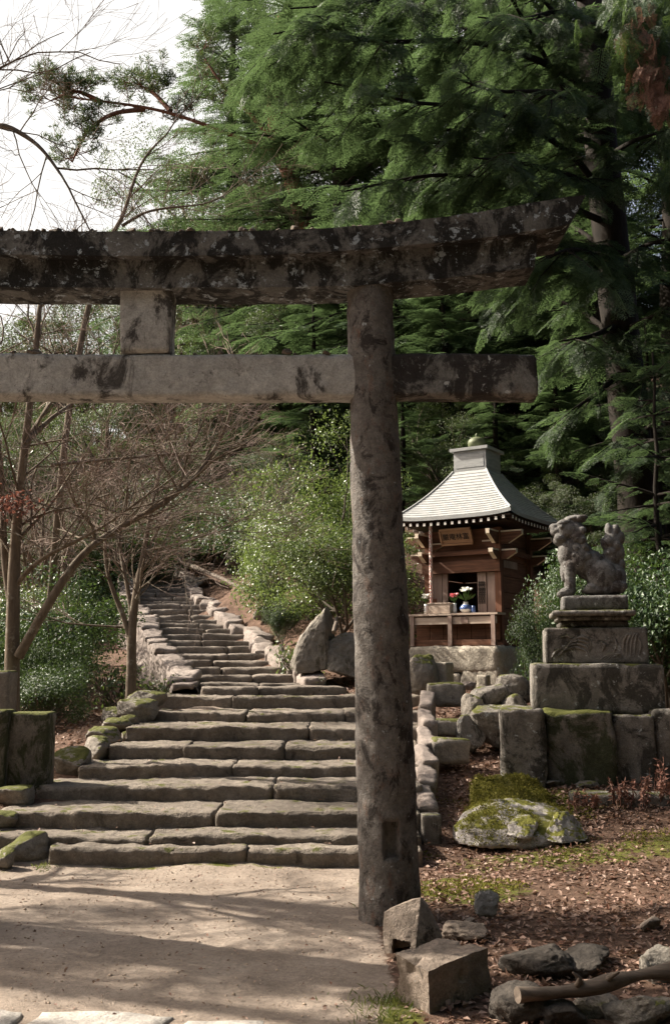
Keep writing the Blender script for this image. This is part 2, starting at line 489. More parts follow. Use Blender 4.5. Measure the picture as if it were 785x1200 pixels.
M['lf_dead'] = leaf_mat('dead_spray', [(0.16, 0.075, 0.05), (0.26, 0.13, 0.085)], trans=(0.3, 0.15, 0.08), tr=0.3, rough=0.7)
M['litter'] = leaf_mat('fallen_leaf', [(0.115, 0.060, 0.042), (0.19, 0.105, 0.072), (0.30, 0.19, 0.14), (0.42, 0.30, 0.24), (0.15, 0.065, 0.04), (0.25, 0.17, 0.13)],
                       trans=(0.3, 0.18, 0.1), tr=0.15, rough=0.6, spec=0.3)
M['weed'] = leaf_mat('dry_weed', [(0.16, 0.07, 0.05), (0.27, 0.14, 0.10)], trans=(0.3, 0.15, 0.1), tr=0.2, rough=0.7)
M['grass'] = leaf_mat('grass_blade', [(0.05, 0.075, 0.015), (0.09, 0.115, 0.025), (0.15, 0.15, 0.045)], trans=(0.3, 0.36, 0.06), tr=0.35, rough=0.5)
M['mossleaf'] = leaf_mat('moss_tuft', [(0.095, 0.092, 0.018), (0.15, 0.14, 0.028), (0.21, 0.185, 0.045)], trans=(0.25, 0.25, 0.05), tr=0.3, rough=0.8, spec=0.1)
M['red_leaf'] = leaf_mat('withered_red_leaf', [(0.10, 0.042, 0.032), (0.16, 0.075, 0.055)], trans=(0.25, 0.09, 0.06), tr=0.4, rough=0.6)

# ------------------------------------------------------------------ steps of the lower flight, from rows of the picture
rows = [(994, 988), (979, 970), (951, 938), (921, 911), (897, 890), (874, 867.5), (852, 846), (835, 830.5), (816, 809)]
def z_at(py, Y): return P(392, py, Y)[2]
def y_at(py, z):
    d = ray(392, py)
    return d[1] * (z - EYE) / d[2]
LOW = []           # (Y front, z top, Y back)
yf, zb = y_at(1013, 0.0), 0.0
for top, back in rows:
    zt = z_at(top, yf)
    yb = y_at(back, zt)
    LOW.append((yf, zb, zt, yb))
    yf, zb = yb, zt
LAND_Y0, LAND_Z = LOW[-1][0], LOW[-1][2]
print('LOW', [(round(a, 2), round(c, 2), round(d, 2)) for a, b, c, d in LOW])
LOW_L = [58, -40, -8, 42, 92, 128, 147, 172, 180]
RIGHT_PX = 494
# upper flight
urows = [805.6, 800.6, 791, 782, 774, 766, 757.5, 751, 743, 736.7, 731, 726.8, 721, 714.5, 708, 704.6, 699.6, 694.5, 689.7, 684.7, 679.7, 674.8, 670, 665]
ul = np.array([(806, 236), (800, 234), (791, 229), (774, 209), (766, 202), (751, 189), (736, 183), (727, 173), (720, 163), (705, 161), (690, 156), (665, 158)], float)
ur = np.array([(806, 402), (801, 358), (791, 348), (782, 332), (774, 319), (766, 305), (751, 295), (743, 285), (736, 267), (727, 259), (721, 250), (714, 246), (700, 224), (690, 219), (680, 213), (665, 200)], float)
UP = []
UY0 = 14.3
for k, r_ in enumerate(urows):
    Y = UY0 + 0.62 * k
    z = z_at(r_, Y)
    l = P(np.interp(r_, ul[::-1, 0], ul[::-1, 1]), r_, Y)[0]
    rr_ = P(np.interp(r_, ur[::-1, 0], ur[::-1, 1]), r_, Y)[0]
    UP.append((Y, z, l, rr_))
print('UP', [tuple(round(q, 2) for q in u) for u in UP[::4]])

# ------------------------------------------------------------------ terrain
ctrl = []
def C(x, y, z): ctrl.append((x, y, z))
for x in (-9, -5, -2.5, 0, 2.5, 6, 12):
    for y in (-12, -4, 1, 4.5):
        C(x, y, 0.0 if x < 4 else 0.12)
for x in (-3.2, -1, 0.6): C(x, 6.5, 0.0); C(x, 8.0, -0.02)
for (yf, zb, zt, yb) in LOW[1:]:
    for x in (-1.4, 0.9): C(x, yf, zb - 0.12)
C(1.0, 13.4, LAND_Z - 0.12); C(-1.5, 13.4, LAND_Z - 0.12); C(-2.6, 13.2, LAND_Z - 0.25); C(0.3, 14.2, LAND_Z - .04); C(1.0, 14.4, LAND_Z)
# right bank
C(1.6, 6.5, 0.03); C(3.2, 6.5, 0.06); C(1.2, 8.6, 0.03); C(2.2, 9.0, 0.16); C(3.5, 9.3, 0.28); C(2.0, 10.0, 0.36); C(3.6, 10.2, 0.42); C(6, 9, 0.4)
C(1.3, 10.2, 0.28); C(1.35, 11.3, 0.55); C(1.4, 12.3, 0.85); C(1.9, 12.0, 0.75)
C(2.1, 13.0, 1.12); C(2.3, 14.3, 1.12); C(3.6, 14, 1.05); C(3.4, 16, 1.2); C(1.4, 15.8, 1.3); C(5, 12.5, 0.95); C(6, 15, 1.5); C(2.6, 18, 2.0); C(5.5, 18.5, 2.3)
C(0.3, 16.5, 1.6); C(-0.5, 17.5, 1.95); C(0.8, 18, 2.4); C(0.1, 15.2, 1.2); C(-0.6, 20.5, 3.5); C(-1.6, 23, 4.1); C(2, 22, 4.2); C(6, 24, 5.0); C(11, 22, 5)
# along the upper flight
for (Y, z, l, r_) in UP[3::4]:
    C((l + r_) / 2, Y, z - 0.22); C(r_ + 0.35, Y, z - 0.16); C(l - 0.75, Y, z - 0.75)
# left bank
C(-2.9, 9.6, 0.36); C(-3.6, 10.5, 0.42); C(-3.0, 11.4, 0.62); C(-2.95, 12.3, 0.85); C(-4.6, 12.5, 0.35); C(-3.2, 13.8, 0.75); C(-6, 14, 0.3); C(-4.4, 15.5, 0.9)
C(-8, 18, 0.6); C(-6.2, 19, 1.6); C(-10, 24, 1.5); C(-8, 26, 2.8); C(-9, 10, 0.1); C(-14, 14, -0.3)
for x, y, z in ((-24, 30, 1.0), (-14, 32, 3.2), (-7, 31, 4.9), (0, 30, 6.2), (8, 31, 8.2), (18, 32, 9), (-24, 46, 4), (-14, 46, 7), (-5, 46, 11), (6, 46, 15), (20, 46, 17),
                (-30, 70, 11), (-8, 70, 20), (14, 70, 26), (35, 70, 24), (22, 12, 2.5), (30, 30, 10), (20, 0, 0.3), (-20, 0, -0.5), (-34, 20, -0.5)):
    C(x, y, z)
ctrl = np.array(ctrl)
def _tps(r2): return 0.5 * r2 * np.log(np.maximum(r2, 1e-12))
_n = len(ctrl)
_A = np.zeros((_n + 3, _n + 3))
_d = ctrl[:, None, :2] - ctrl[None, :, :2]
_A[:_n, :_n] = _tps((_d ** 2).sum(-1)) + np.eye(_n) * 0.02
_A[:_n, _n:] = np.hstack([np.ones((_n, 1)), ctrl[:, :2]]); _A[_n:, :_n] = _A[:_n, _n:].T
_w = np.linalg.solve(_A, np.concatenate([ctrl[:, 2], np.zeros(3)]))
def smooth01(t):
    t = np.clip(t, 0, 1); return t * t * (3 - 2 * t)
def terrain(x, y):
    x = np.atleast_1d(np.asarray(x, float)); y = np.atleast_1d(np.asarray(y, float))
    cx = np.clip(x, -38, 36); cy = np.clip(y, -12, 74)
    out = np.zeros_like(cx)
    for a in range(0, len(cx), 20000):
        s = slice(a, a + 20000)
        r2 = (cx[s, None] - ctrl[None, :, 0]) ** 2 + (cy[s, None] - ctrl[None, :, 1]) ** 2
        out[s] = _tps(r2) @ _w[:_n] + _w[_n] + _w[_n + 1] * cx[s] + _w[_n + 2] * cy[s]
    flat = smooth01((y - 7.0) / 1.2)                       # the path is flat
    right = smooth01((x - 0.5) / 1.0)
    out = out * np.maximum(flat, right * smooth01((y - 3) / 3))
    q = np.stack([x, y, np.zeros_like(x)], 1)
    sand = (1 - flat) * (1 - right)
    out = out + fbm(q * 1.1, 5, 4) * 0.05 * (1 - 0.72 * sand) + fbm(q * 6, 9, 3) * 0.018 * (1 - 0.25 * sand)
    far = smooth01((y - 20) / 20)
    out = out + fbm(q * 0.16, 3, 4) * 1.2 * far
    return out
def tz(x, y): return float(terrain([x], [y])[0])
def G(px, py, y0=3.5, y1=40):
    """where the ray through a pixel meets the ground"""
    d = ray(px, py)
    ys = np.arange(y0, y1, 0.05)
    t = ys / d[1]
    z = EYE + d[2] * t
    g = terrain(d[0] * t, ys)
    k = np.argmax(z <= g)
    return np.array([d[0] * t[k], ys[k], g[k]])

def axis(*parts):
    a = np.concatenate([np.arange(p0, p1, st) for p0, p1, st in parts])
    return a
xs = axis((-400, -60, 60), (-60, -14, 3), (-14, -5, 0.45), (-5, 5.5, 0.085), (5.5, 14, 0.45), (14, 60, 3), (60, 401, 60))
ys = axis((-200, -12, 40), (-12, 3, 1.0), (3, 15, 0.085), (15, 30, 0.25), (30, 60, 1.0), (60, 100, 5), (100, 401, 50))
X, Y_ = np.meshgrid(xs, ys, indexing='ij')
TZ = terrain(X.ravel(), Y_.ravel())
mb = MB()
ii = np.arange(X.size).reshape(X.shape)
mb.add(np.stack([X.ravel(), Y_.ravel(), TZ], 1), np.stack([ii[:-1, :-1], ii[1:, :-1], ii[1:, 1:], ii[:-1, 1:]], -1).reshape(-1, 4))

def ground_mat():
    t = NT('forest_ground')
    co = t.n('ShaderNodeTexCoord').outputs['Object']
    at = t.n('ShaderNodeAttribute', attribute_name='cover')
    sp = t.n('ShaderNodeSeparateColor'); t.l(at.outputs['Color'], sp.inputs[0])
    n1 = t.noise(co, 2.2, 8, 0.7)
    n2 = t.noise(co, 38, 6, 0.75)
    n3 = t.noise(co, 9, 7, 0.7)
    sand = t.ramp(n1, [(0.3, (0.195, 0.155, 0.125)), (0.5, (0.275, 0.222, 0.18)), (0.7, (0.36, 0.298, 0.245))])
    sand = t.mix(1.0, sand, t.ramp(n2, [(0.25, 0.62), (0.5, 1.0), (0.78, 1.3)]), 'MULTIPLY')
    sand = t.mix(t.ramp(n3, [(0.58, 0), (0.72, 0.5)]), sand, (0.23, 0.17, 0.125))
    soil = t.ramp(n3, [(0.28, (0.05, 0.03, 0.021)), (0.5, (0.105, 0.064, 0.045)), (0.72, (0.21, 0.135, 0.10))])
    soil = t.mix(1.0, soil, t.ramp(n2, [(0.25, 0.55), (0.75, 1.4)]), 'MULTIPLY')
    moss = t.ramp(t.noise(co, 24, 6, 0.7), [(0.3, (0.05, 0.058, 0.012)), (0.7, (0.15, 0.145, 0.032))])
    m1 = t.ramp(t.math('ADD', sp.outputs['Red'], t.math('MULTIPLY', t.math('SUBTRACT', n3, 0.5), 0.9)), [(0.42, 0), (0.6, 1)])
    m2 = t.ramp(t.math('ADD', sp.outputs['Green'], t.math('MULTIPLY', t.math('SUBTRACT', t.noise(co, 5, 8, 0.75), 0.5), 1.5)), [(0.47, 0), (0.62, 1)])
    col = t.mix(m2, t.mix(m1, soil, sand), moss)
    h = t.math('ADD', t.noise(co, 16, 9, 0.75), t.math('MULTIPLY', t.noise(co, 110, 3, 0.7), 0.3))
    return t.done(t.bsdf(col, 0.95, t.bump(h, 0.9, 0.025), 0.15))
M['ground'] = ground_mat()
ter = mb.build('terrain', M['ground'])
tag(ter, 'sandy path and leaf strewn mossy slope rising into a wooded hillside', 'ground', kind='structure')
ca = ter.data.color_attributes.new('cover', 'FLOAT_COLOR', 'POINT')
xx, yy = X.ravel(), Y_.ravel()
edge = np.interp(yy, [3, 4.8, 6.3, 8.2, 9], [0.28, 0.24, 0.22, 0.28, 0.3]) + 0.12 * vnoise(np.stack([yy * 1.3, xx * 0, xx * 0], 1), 4)
sandm = smooth01((edge - xx) / 0.22 + 0.5) * smooth01((8.9 - yy) / 0.3)
landm = smooth01((xx + 2.2) / 0.3) * smooth01((0.9 - xx) / 0.4) * smooth01((yy - 12.2) / 0.2) * smooth01((14.7 - yy) / 0.3)
mossm = np.zeros_like(xx)
for (cx, cy, rx, ry, a) in ((0.85, 7.35, 0.6, 0.5, 1.0), (2.0, 8.3, 1.3, 0.45, 0.8), (3.3, 8.5, 1.0, 0.6, 0.7), (3.0, 6.9, 0.9, 0.35, 0.5), (1.9, 9.6, 0.7, 0.5, 1.0), (0.3, 4.9, 0.18, 0.35, 0.8),
                            (0.28, 7.6, 0.18, 0.5, 0.7), (-1.2, 8.22, 2.2, 0.07, 0.75), (-2.9, 8.1, .5, .25, .7), (3.2, 7.4, 0.9, 0.4, 0.5), (1.25, 9.3, .3, .6, .6), (-3.3, 10.2, 0.6, 0.5, 0.6)):
    mossm = np.maximum(mossm, a * np.exp(-(((xx - cx) / rx) ** 2 + ((yy - cy) / ry) ** 2)))
cv = np.stack([np.maximum(sandm, landm), mossm, xx * 0, xx * 0 + 1], 1).astype(np.float32)
ca.data.foreach_set('color', cv.ravel())

# flagstones at the near edge of the path
def slab(name, poly, z, th, mat, seed=0, label=None, cat=None, kind='structure'):
    p = np.array(poly, float)
    c = p.mean(0)
    th_ = np.linspace(0, 1, 40, endpoint=False)
    q = []
    for k in range(len(p)):
        a, b = p[k], p[(k + 1) % len(p)]
        for s in np.linspace(0, 1, 9, endpoint=False): q.append(a + (b - a) * s)
    q = np.array(q)
    q = q + (np.stack([vnoise(np.c_[q * 9, q[:, 0] * 0 + seed], 3), vnoise(np.c_[q * 9, q[:, 0] * 0 + seed + 5], 4)], 1)) * 0.018
    m = MB(); n = len(q)
    rings = [(1.0, -th), (1.0, -0.008), (0.985, 0.0), (0.7, 0.002), (0.35, 0.003)]
    V = np.concatenate([np.c_[c + (q - c) * s, np.full(n, z + dz)] for s, dz in rings] + [np.array([[c[0], c[1], z + 0.003]])])
    i = np.arange(n * len(rings)).reshape(len(rings), n); j = np.roll(i, -1, 1)
    m.add(V, np.stack([i[:-1], j[:-1], j[1:], i[1:]], -1).reshape(-1, 4))
    m.f.append(np.stack([i[-1], j[-1], np.full(n, n * len(rings))], 1)); m.m.append(np.zeros(n, np.int32))
    o = m.build(name, mat)
    return tag(o, label, cat, None, kind)
slab('flagstone', [(-2.4, 4.2), (-1.52, 4.25), (-1.42, 4.86), (-1.75, 4.92), (-2.4, 4.88)], 0.012, 0.1, M['flag'], 1, 'pale flagstone level with the sand at the path edge', 'paving', 'structure')
slab('flagstone', [(-1.46, 4.2), (-0.95, 4.2), (-0.72, 4.78), (-1.0, 4.86), (-1.34, 4.84)], 0.014, 0.1, M['flag'], 2, 'pale cracked flagstone beside the first one in the sandy path', 'paving', 'structure')
slab('flagstone', [(-0.88, 4.2), (-0.3, 4.2), (-0.32, 4.74), (-0.64, 4.76)], 0.010, 0.1, M['flag'], 3, 'pale flagstone nearest the green grass tuft', 'paving', 'structure')

# ------------------------------------------------------------------ lower stone staircase
stair = empty('stone_staircase', (-0.8, LOW[0][0], 0), 'broad flight of nine old granite steps leading up from the sandy path', 'staircase')
SO = np.array(stair.location)
joints = [[0.53], [0.4], [0.52], [0.62], [0.45], [0.24, 0.56, 0.80], [0.62], [0.36, 0.72], [0.29]]
for k, (yf, zb, zt, yb) in enumerate(LOW):
    m = MB()
    xl = P(LOW_L[k], rows[k][0], yf)[0]; xr = P(RIGHT_PX, rows[k][0], yf)[0]
    deep = (yb - yf) + (0.28 if k < 8 else 0.1)
    if k == 8: deep = 1.2
    cuts_ = [0] + joints[k] + [1]
    for j in range(len(cuts_) - 1):
        a = xl + (xr - xl) * cuts_[j]; b = xl + (xr - xl) * cuts_[j + 1]
        hh = zt - zb + 0.16
        v, f = block(b - a - 0.001, deep, hh, 0.026, 0.012, 0.024, seed=k * 7 + j, freq=7.5, big=0.018)
        e = random.uniform(-0.02, 0.02)
        v = xf(v, ((a + b) / 2, yf + deep / 2 + e, zt - hh / 2 + random.uniform(-0.008, 0.008)), (random.uniform(-.006, .006), random.uniform(-.006, .006), random.uniform(-.01, .01)))
        m.add(v - SO, f)
    m.build('step', M['step'], stair)

# upper flight
up = empty('upper_stone_staircase', (UP[0][2], UP[0][0], UP[0][1]), 'long narrow stone staircase climbing the hillside between stone parapets', 'staircase')
UO = np.array(up.location)
for k, (Y, z, l, r_) in enumerate(UP):
    m = MB()
    deep = 0.62 + 0.3
    zb = UP[k - 1][1] if k else LAND_Z - 0.05
    hh = max(0.08, z - zb) + 0.14
    w = r_ - l + 0.1
    cut = [0, random.uniform(0.3, 0.65), 1]
    for j in range(2):
        a = l - 0.05 + w * cut[j]; b = l - 0.05 + w * cut[j + 1]
        v, f = block(b - a + 0.001, deep, hh, 0.055, 0.016, 0.022, seed=100 + k * 3 + j, freq=5, big=0.022)
        v = xf(v, ((a + b) / 2, Y + deep / 2 + random.uniform(-.015, .015) + (a + b - l - r_) / 2 * 0.14, z - hh / 2 + random.uniform(-.006, .006)), (0, random.uniform(-.008, .008), 0.14 + random.uniform(-.006, .006)))
        m.add(v - UO, f)
    m.build('step', M['step_high'], up)

# parapets of the upper flight
lp = empty('parapet_wall', (UP[1][2] - 0.2, UP[1][0], UP[1][1]), 'rough sunlit stone parapet wall along the valley side of the upper stairs', 'wall')
LO = np.array(lp.location)
body = MB()
hs = np.interp(np.arange(len(UP)), [0, 1, 4, 12, 23], [0.0, 0.06, 0.16, 0.24, 0.26])
dense = np.linspace(0, len(UP) - 1, 170); kk = np.arange(len(UP))
def upv(j, d=dense): return np.interp(d, kk, [u[j] for u in UP])
sec = [(0.42 + .10, -1.25)] + [(0.42 + .10 * (1 - s), -1.25 + 1.25 * s) for s in np.linspace(.06, 1, 15)] + [(0.3, 0.012), (0.2, 0.012), (0.08, 0.0), (0.05, -0.1), (0.05, -0.5)]
V = np.array([[(l - o_, Y + .2, z + h + dz) for o_, dz in sec] for Y, l, z, h in zip(upv(0), upv(2), upv(1), np.interp(dense, kk, hs))])
sh_ = V.shape[:2]; V = V.reshape(-1, 3)
cell = fbm(V * np.array([2, 2.6, 4.2]), 300, 2); V = V + np.stack([(cell * .10 + fbm(V * 7, 301, 4, .6) * .05), fbm(V * 6, 302, 3) * .03, fbm(V * 6, 303, 3) * .03], 1)
i_ = np.arange(len(V)).reshape(sh_)
body.add(V - LO, np.stack([i_[:-1, :-1], i_[:-1, 1:], i_[1:, 1:], i_[1:, :-1]], -1).reshape(-1, 4))
Yc = 0
for k in np.arange(0.15, len(UP) - 1, 0.74):
    Y, z, l, h = (float(np.interp(k, kk, q)) for q in ([u[0] for u in UP], [u[1] for u in UP], [u[2] for u in UP], hs))
    v, f = block(random.uniform(.28, .42), random.uniform(.42, .60), random.uniform(.08, .13), 0.04, 0.015, 0.04, seed=int(340 + k * 9), freq=4.5, big=0.06)
    c = MB().add(xf(v, (l - 0.24 + random.uniform(-.03, .03), Y + 0.25, z + h - 0.01), (R(12), random.uniform(-.1, .1), random.uniform(-.05, .35))) - LO, f)
    c.build('capstone', M['wall'], lp)
body.build('wall', M['wall'], lp)
rp = empty('kerb_wall', (UP[1][3] + 0.1, UP[1][0], UP[1][1]), 'low kerb of pale rough stones along the uphill side of the upper stairs', 'kerb')
RO = np.array(rp.location)
for k in np.arange(1.0, len(UP) - 1, 0.86):
    Y, z, r_ = (float(np.interp(k, kk, q)) for q in ([u[0] for u in UP], [u[1] for u in UP], [u[3] for u in UP]))
    v, f = block(random.uniform(.30, .42), random.uniform(.52, .66), 0.55, 0.05, 0.03, 0.05, seed=int(400 + k * 9), freq=4.0, big=0.07)
    m = MB().add(xf(v, (r_ + 0.12 + random.uniform(-.04, .04), Y + 0.3, z + random.uniform(.09, .15) - 0.27), (R(12), random.uniform(-.12, .12), random.uniform(0.0, 0.5))) - RO, f)
    m.build('kerb_stone', M['wall'], rp)

# mossy edge stones on the valley side of the lower steps
EG = 'mossy edge stones along the lower steps'
def rock(name, px, py, w, h, Y=None, label='', cat='rock', group=None, mat='edge', seed=1, dep=1.0, rz=0.0, sink=0.08, cuts=9, rough=0.1, tilt=0.0, flat=0.62, sub=4):
    """a rock whose base centre shows at (px, py) and that is w by h pixels large"""
    b = G(px, py) if Y is None else P(px, py, Y)
    s = b[1] / F * 1.02
    sx, sz = w * s, h * s
    v, f = rockv(sx * 1.08, sx * dep, sz * 1.15, seed, cuts, rough, sub, flat)
    v = xf(v, (0, 0, 0), (0, tilt, rz))
    v[:, 2] -= v[:, 2].min() + sz * sink
    o = MB().add(v, f).build(name, M[mat])
    o.location = (b[0], b[1] + sx * dep * 0.3, b[2])
    return tag(o, label, cat, group)
for (px, py, w, h, Y, sd, lab) in (
        (25, 1014, 58, 34, 8.3, 11, 'rounded boulder at the foot of the steps beside the bottom riser'),
        (3, 1019, 24, 24, 8.1, 12, 'small dark mossy stone in front of the boulder at the foot of the steps'),
        (-6, 972, 44, 20, 8.8, 13, 'low stone wedged against the second step end'),
        (12, 946, 58, 22, 9.3, 14, 'flat weathered stone lying below the block of the short stone fence'),
        (80, 912, 42, 34, 10.4, 15, 'domed mossy stone at the valley end of the fifth step'),
        (104, 893, 46, 28, 10.9, 16, 'angular edge stone above the domed mossy one'),
        (120, 873, 40, 22, 11.5, 17, 'flat topped moss capped stone beside the sixth step'),
        (131, 860, 44, 20, 11.9, 18, 'long low edge stone beside the seventh step'),
        (146, 851, 34, 14, 12.1, 19, 'thin slab stone tucked against the seventh step end'),
        (133, 846, 34, 18, 12.6, 20, 'pale sunlit edge stone below the slim maple'),
        (157, 848, 46, 30, 12.4, 21, 'large grey edge stone next to the eighth step'),
        (172, 832, 46, 22, 13.0, 22, 'moss covered stone at the foot of the slim forked maple'),
        (152, 870, 24, 14, 11.7, 23, 'small stone lying on the sixth step end')):
    rock('edge_stone', px, py, w, h, Y, lab, 'stone', EG, 'edge', sd, 0.9, random.uniform(-.4, .4))

# stub of a stone fence at the valley side
def fence_block(px0, px1, py0, py1, Y, dep, name, label, cat, mat, seed, rough=0.012, grp=None):
    a = P(px0, py1, Y); b = P(px1, py1, Y); t = P((px0 + px1) / 2, py0, Y)
    w, h = b[0] - a[0], t[2] - a[2] + 0.1
    v, f = block(w, dep, h, 0.035, 0.02, rough, seed, 5, 0.012)
    o = MB().add(v + np.array([0, 0, h / 2]), f).build(name, M[mat])
    o.location = ((a[0] + b[0]) / 2, Y + dep / 2, a[2] - 0.1)
    return tag(o, label, cat, grp)
fence_block(6, 56, 834, 918, 9.7, 0.26, 'stone_fence_block', 'squared mossy stone block standing beside the fourth step', 'stone block', 'ped_moss', 31)
fence_block(-34, 4.5, 832, 922, 9.6, 0.28, 'stone_fence_block', 'stone block cut by the picture edge, joined to the mossy squared block', 'stone block', 'ped_moss', 32)
fence_block(-30, 9, 786, 834, 10.6, 0.3, 'stone_fence_post', 'taller brown stone post behind the fence blocks and the maple', 'stone post', 'edge', 33)

# ------------------------------------------------------------------ torii
TY = 6.58
pc_b = P(459.5, 1085, TY - 0.18); pc_t = P(433, 338, TY)
tx = P(170, 440, TY)[0]                                    # middle of the gate
tor = empty('stone_torii', (tx, TY, 0), 'weathered granite torii gate framing the stairs, lichen on its beams', 'torii gate')
TO = np.array(tor.location)
def torii_pillar(sgn):
    m = MB()
    n, rows_ = 88, 190
    th = np.linspace(0, 2 * PI, n, endpoint=False)
    zz = np.linspace(-0.25, pc_t[2] + 0.06, rows_)
    Vr = []
    for z in zz:
        t = z / pc_t[2]
        cx = pc_b[0] + (pc_t[0] - pc_b[0]) * t
        r = 0.196 - 0.038 * t
        q = np.stack([cx + r * np.cos(th), TY + r * np.sin(th), np.full(n, z)], 1)
        Vr.append(q)
    V = np.array(Vr)
    flatv = V.reshape(-1, 3)
    t = flatv[:, 2] / pc_t[2]
    cen = np.stack([pc_b[0] + (pc_t[0] - pc_b[0]) * t, np.full(len(t), TY), flatv[:, 2]], 1)
    d = flatv - cen
    L = np.linalg.norm(d, axis=1, keepdims=True)
    d = d / L
    dis = fbm(flatv * 3.2, 41, 5, 0.55) * 0.017 + fbm(flatv * 18, 44, 2) * 0.004
    if sgn > 0:                                            # a square socket cut into the foot
        z0, z1 = P(459, 1008, TY - 0.19)[2], P(459, 966, TY - 0.19)[2]
        x0, x1 = P(450, 985, TY - 0.19)[0], P(468, 985, TY - 0.19)[0]
        ins = (flatv[:, 2] > z0) & (flatv[:, 2] < z1) & (flatv[:, 0] > x0) & (flatv[:, 0] < x1) & (flatv[:, 1] < TY)
        dis = np.where(ins, -0.07, dis)
    flatv = flatv + d * dis[:, None]
    if sgn < 0:
        flatv = flatv * np.array([-1, 1, 1]) + np.array([2 * tx, 0, 0])
    i = np.arange(rows_ * n).reshape(rows_, n); j = np.roll(i, -1, 1)
    f = np.stack([i[:-1], j[:-1], j[1:], i[1:]], -1).reshape(-1, 4)
    if sgn < 0: f = f[:, ::-1]
    m.add(flatv - TO, f)
    m.add(np.vstack([flatv[-n:], flatv[-n:].mean(0)]) - TO, [[k, (k + 1) % n, n] if sgn > 0 else [(k + 1) % n, k, n] for k in range(n)])
    m.build('pillar', M['pillar'], tor)
torii_pillar(1); torii_pillar(-1)

def beam(name, prof, xs_, zfun, slant, mat, rough, seed, c=0.03):
    """prof: list of (y, zfrac) around the section; zfun(x) -> (zbot, ztop)"""
    # sample the section finely
    pr = np.array(prof, float)
    q = []
    for k in range(len(pr)):
        a, b = pr[k], pr[(k + 1) % len(pr)]
        nn = max(2, int(abs(b - a).max() / 0.09))
        for s in np.linspace(0, 1, nn, endpoint=False): q.append(a + (b - a) * s)
    q = np.array(q); n = len(q)
    V = []
    for x in xs_:
        zb, zt = zfun(x)
        u = (x - xs_[0]) / (xs_[-1] - xs_[0]) * 2 - 1
        xo = x + slant * np.sign(u) * (abs(u) ** 30) * q[:, 1]
        V.append(np.stack([xo, TY + q[:, 0], zb + (zt - zb) * q[:, 1]], 1))
    V = np.array(V).reshape(-1, 3)
    cen = np.repeat(np.array([[x, TY, np.mean(zfun(x))] for x in xs_]), n, 0)
    d = V - cen; d[:, 0] = 0
    d /= np.maximum(np.linalg.norm(d, axis=1, keepdims=True), 1e-6)
    V = V + d * (fbm(V * 5, seed, 5, 0.6) * rough + np.maximum(fbm(V * np.array([2.3, 6, 3]), seed + 3, 3) - 0.25, 0) * -rough * 2)[:, None]
    i = np.arange(len(xs_) * n).reshape(len(xs_), n); j = np.roll(i, -1, 1)
    m = MB().add(V - TO, np.stack([i[:-1], i[1:], j[1:], j[:-1]], -1).reshape(-1, 4))
    for e, s in ((0, 1), (-1, -1)):
        ring = V[i[e]]; c0 = ring.mean(0)
        m.add(np.vstack([ring, c0]) - TO, [[k, (k + 1) % n, n] if s > 0 else [(k + 1) % n, k, n] for k in range(n)])
    o = m.build(name, mat, tor); o.data.set_sharp_from_angle(angle=R(38)); return o

KY0, KY1 = -0.25, 0.25
def top_row(px): return float(np.interp(px, [-400, 0, 170, 300, 380, 460, 520, 580, 640, 690], [272, 271.5, 272, 271, 268.5, 262, 255, 246, 235, 224]))
def mid_row(px): return float(np.interp(px, [-400, 170, 330, 400, 460, 520, 580, 640, 690], [300, 300, 298, 294, 289, 283.5, 277, 268, 258]))
def bot_row(px): return float(np.interp(px, [-400, 170, 330, 400, 460, 520, 580, 640, 690], [337, 337, 336.5, 335, 331, 326, 319, 311, 303]))
def pxof(x, Y, py): 
    d = ray(392.5, py); t = Y / d[1]
    return 392.5 + x / t * F
def sym(x): return tx + abs(x - tx)
def zrow(fn, x, Y):
    x = sym(x); px = 392.5 + x * F / (Y * 1.02)
    for _ in range(3): px = pxof(x, Y, fn(px))
    return z_at(fn(px), Y)
xe_top = P(684, 226, TY - 0.25)[0] - tx
xe_k = P(668, 288, TY - 0.25)[0] - tx
xe_s = P(627, 330, TY - 0.17)[0] - tx
nn_ = 170
kx = tx + np.linspace(-xe_k, xe_k, nn_)
kas = beam('kasagi', [(-0.25, 0), (-0.26, 1.0), (0, 1.13), (0.26, 1.0), (0.25, 0)], kx,
     lambda x: (zrow(mid_row, x, TY - 0.25), zrow(top_row, x, TY - 0.25)), xe_top - xe_k + 0.01, M['torii_dark'], 0.012, 51)
sx_ = tx + np.linspace(-xe_s, xe_s, nn_)
beam('shimaki', [(-0.165, 0), (-0.17, 0.98), (0.17, 0.98), (0.165, 0)], sx_,
     lambda x: (zrow(bot_row, x, TY - 0.165), zrow(mid_row, x, TY - 0.165) + 0.012), 0.03, M['torii_dark'], 0.009, 52)
nz0, nz1 = P(200, 464.5, TY - 0.09)[2], P(200, 414, TY - 0.09)[2]
xe_n = P(631, 440, TY - 0.09)[0] - tx
pr_x = P(437, 440, TY)[0]
def tie(name, x0, x1, mat, seed):
    v, f = block(x1 - x0, 0.19, nz1 - nz0, 0.026, 0.016, 0.011, seed, 6, 0.008)
    return MB().add(v + np.array([(x0 + x1) / 2, TY, (nz0 + nz1) / 2]) - TO, f).build(name, mat, tor)
tie('nuki', 2 * tx - pr_x + 0.06, pr_x - 0.06, M['torii_pale'], 53)
n2 = tie('nuki', pr_x - 0.05, tx + xe_n, M['torii'], 54); n2['label'] = 'darker short end of the tie beam beyond the pillar'
tie('nuki', tx - xe_n, 2 * tx - pr_x + 0.05, M['torii'], 55)
gx0, gx1 = P(140, 380, TY - 0.1)[0], P(201, 380, TY - 0.1)[0]
gz0, gz1 = nz1 + 0.003, zrow(bot_row, tx, TY) + 0.02
v, f = block(gx1 - gx0, 0.22, gz1 - gz0 + 0.02, 0.03, 0.015, 0.007, 56, 6)
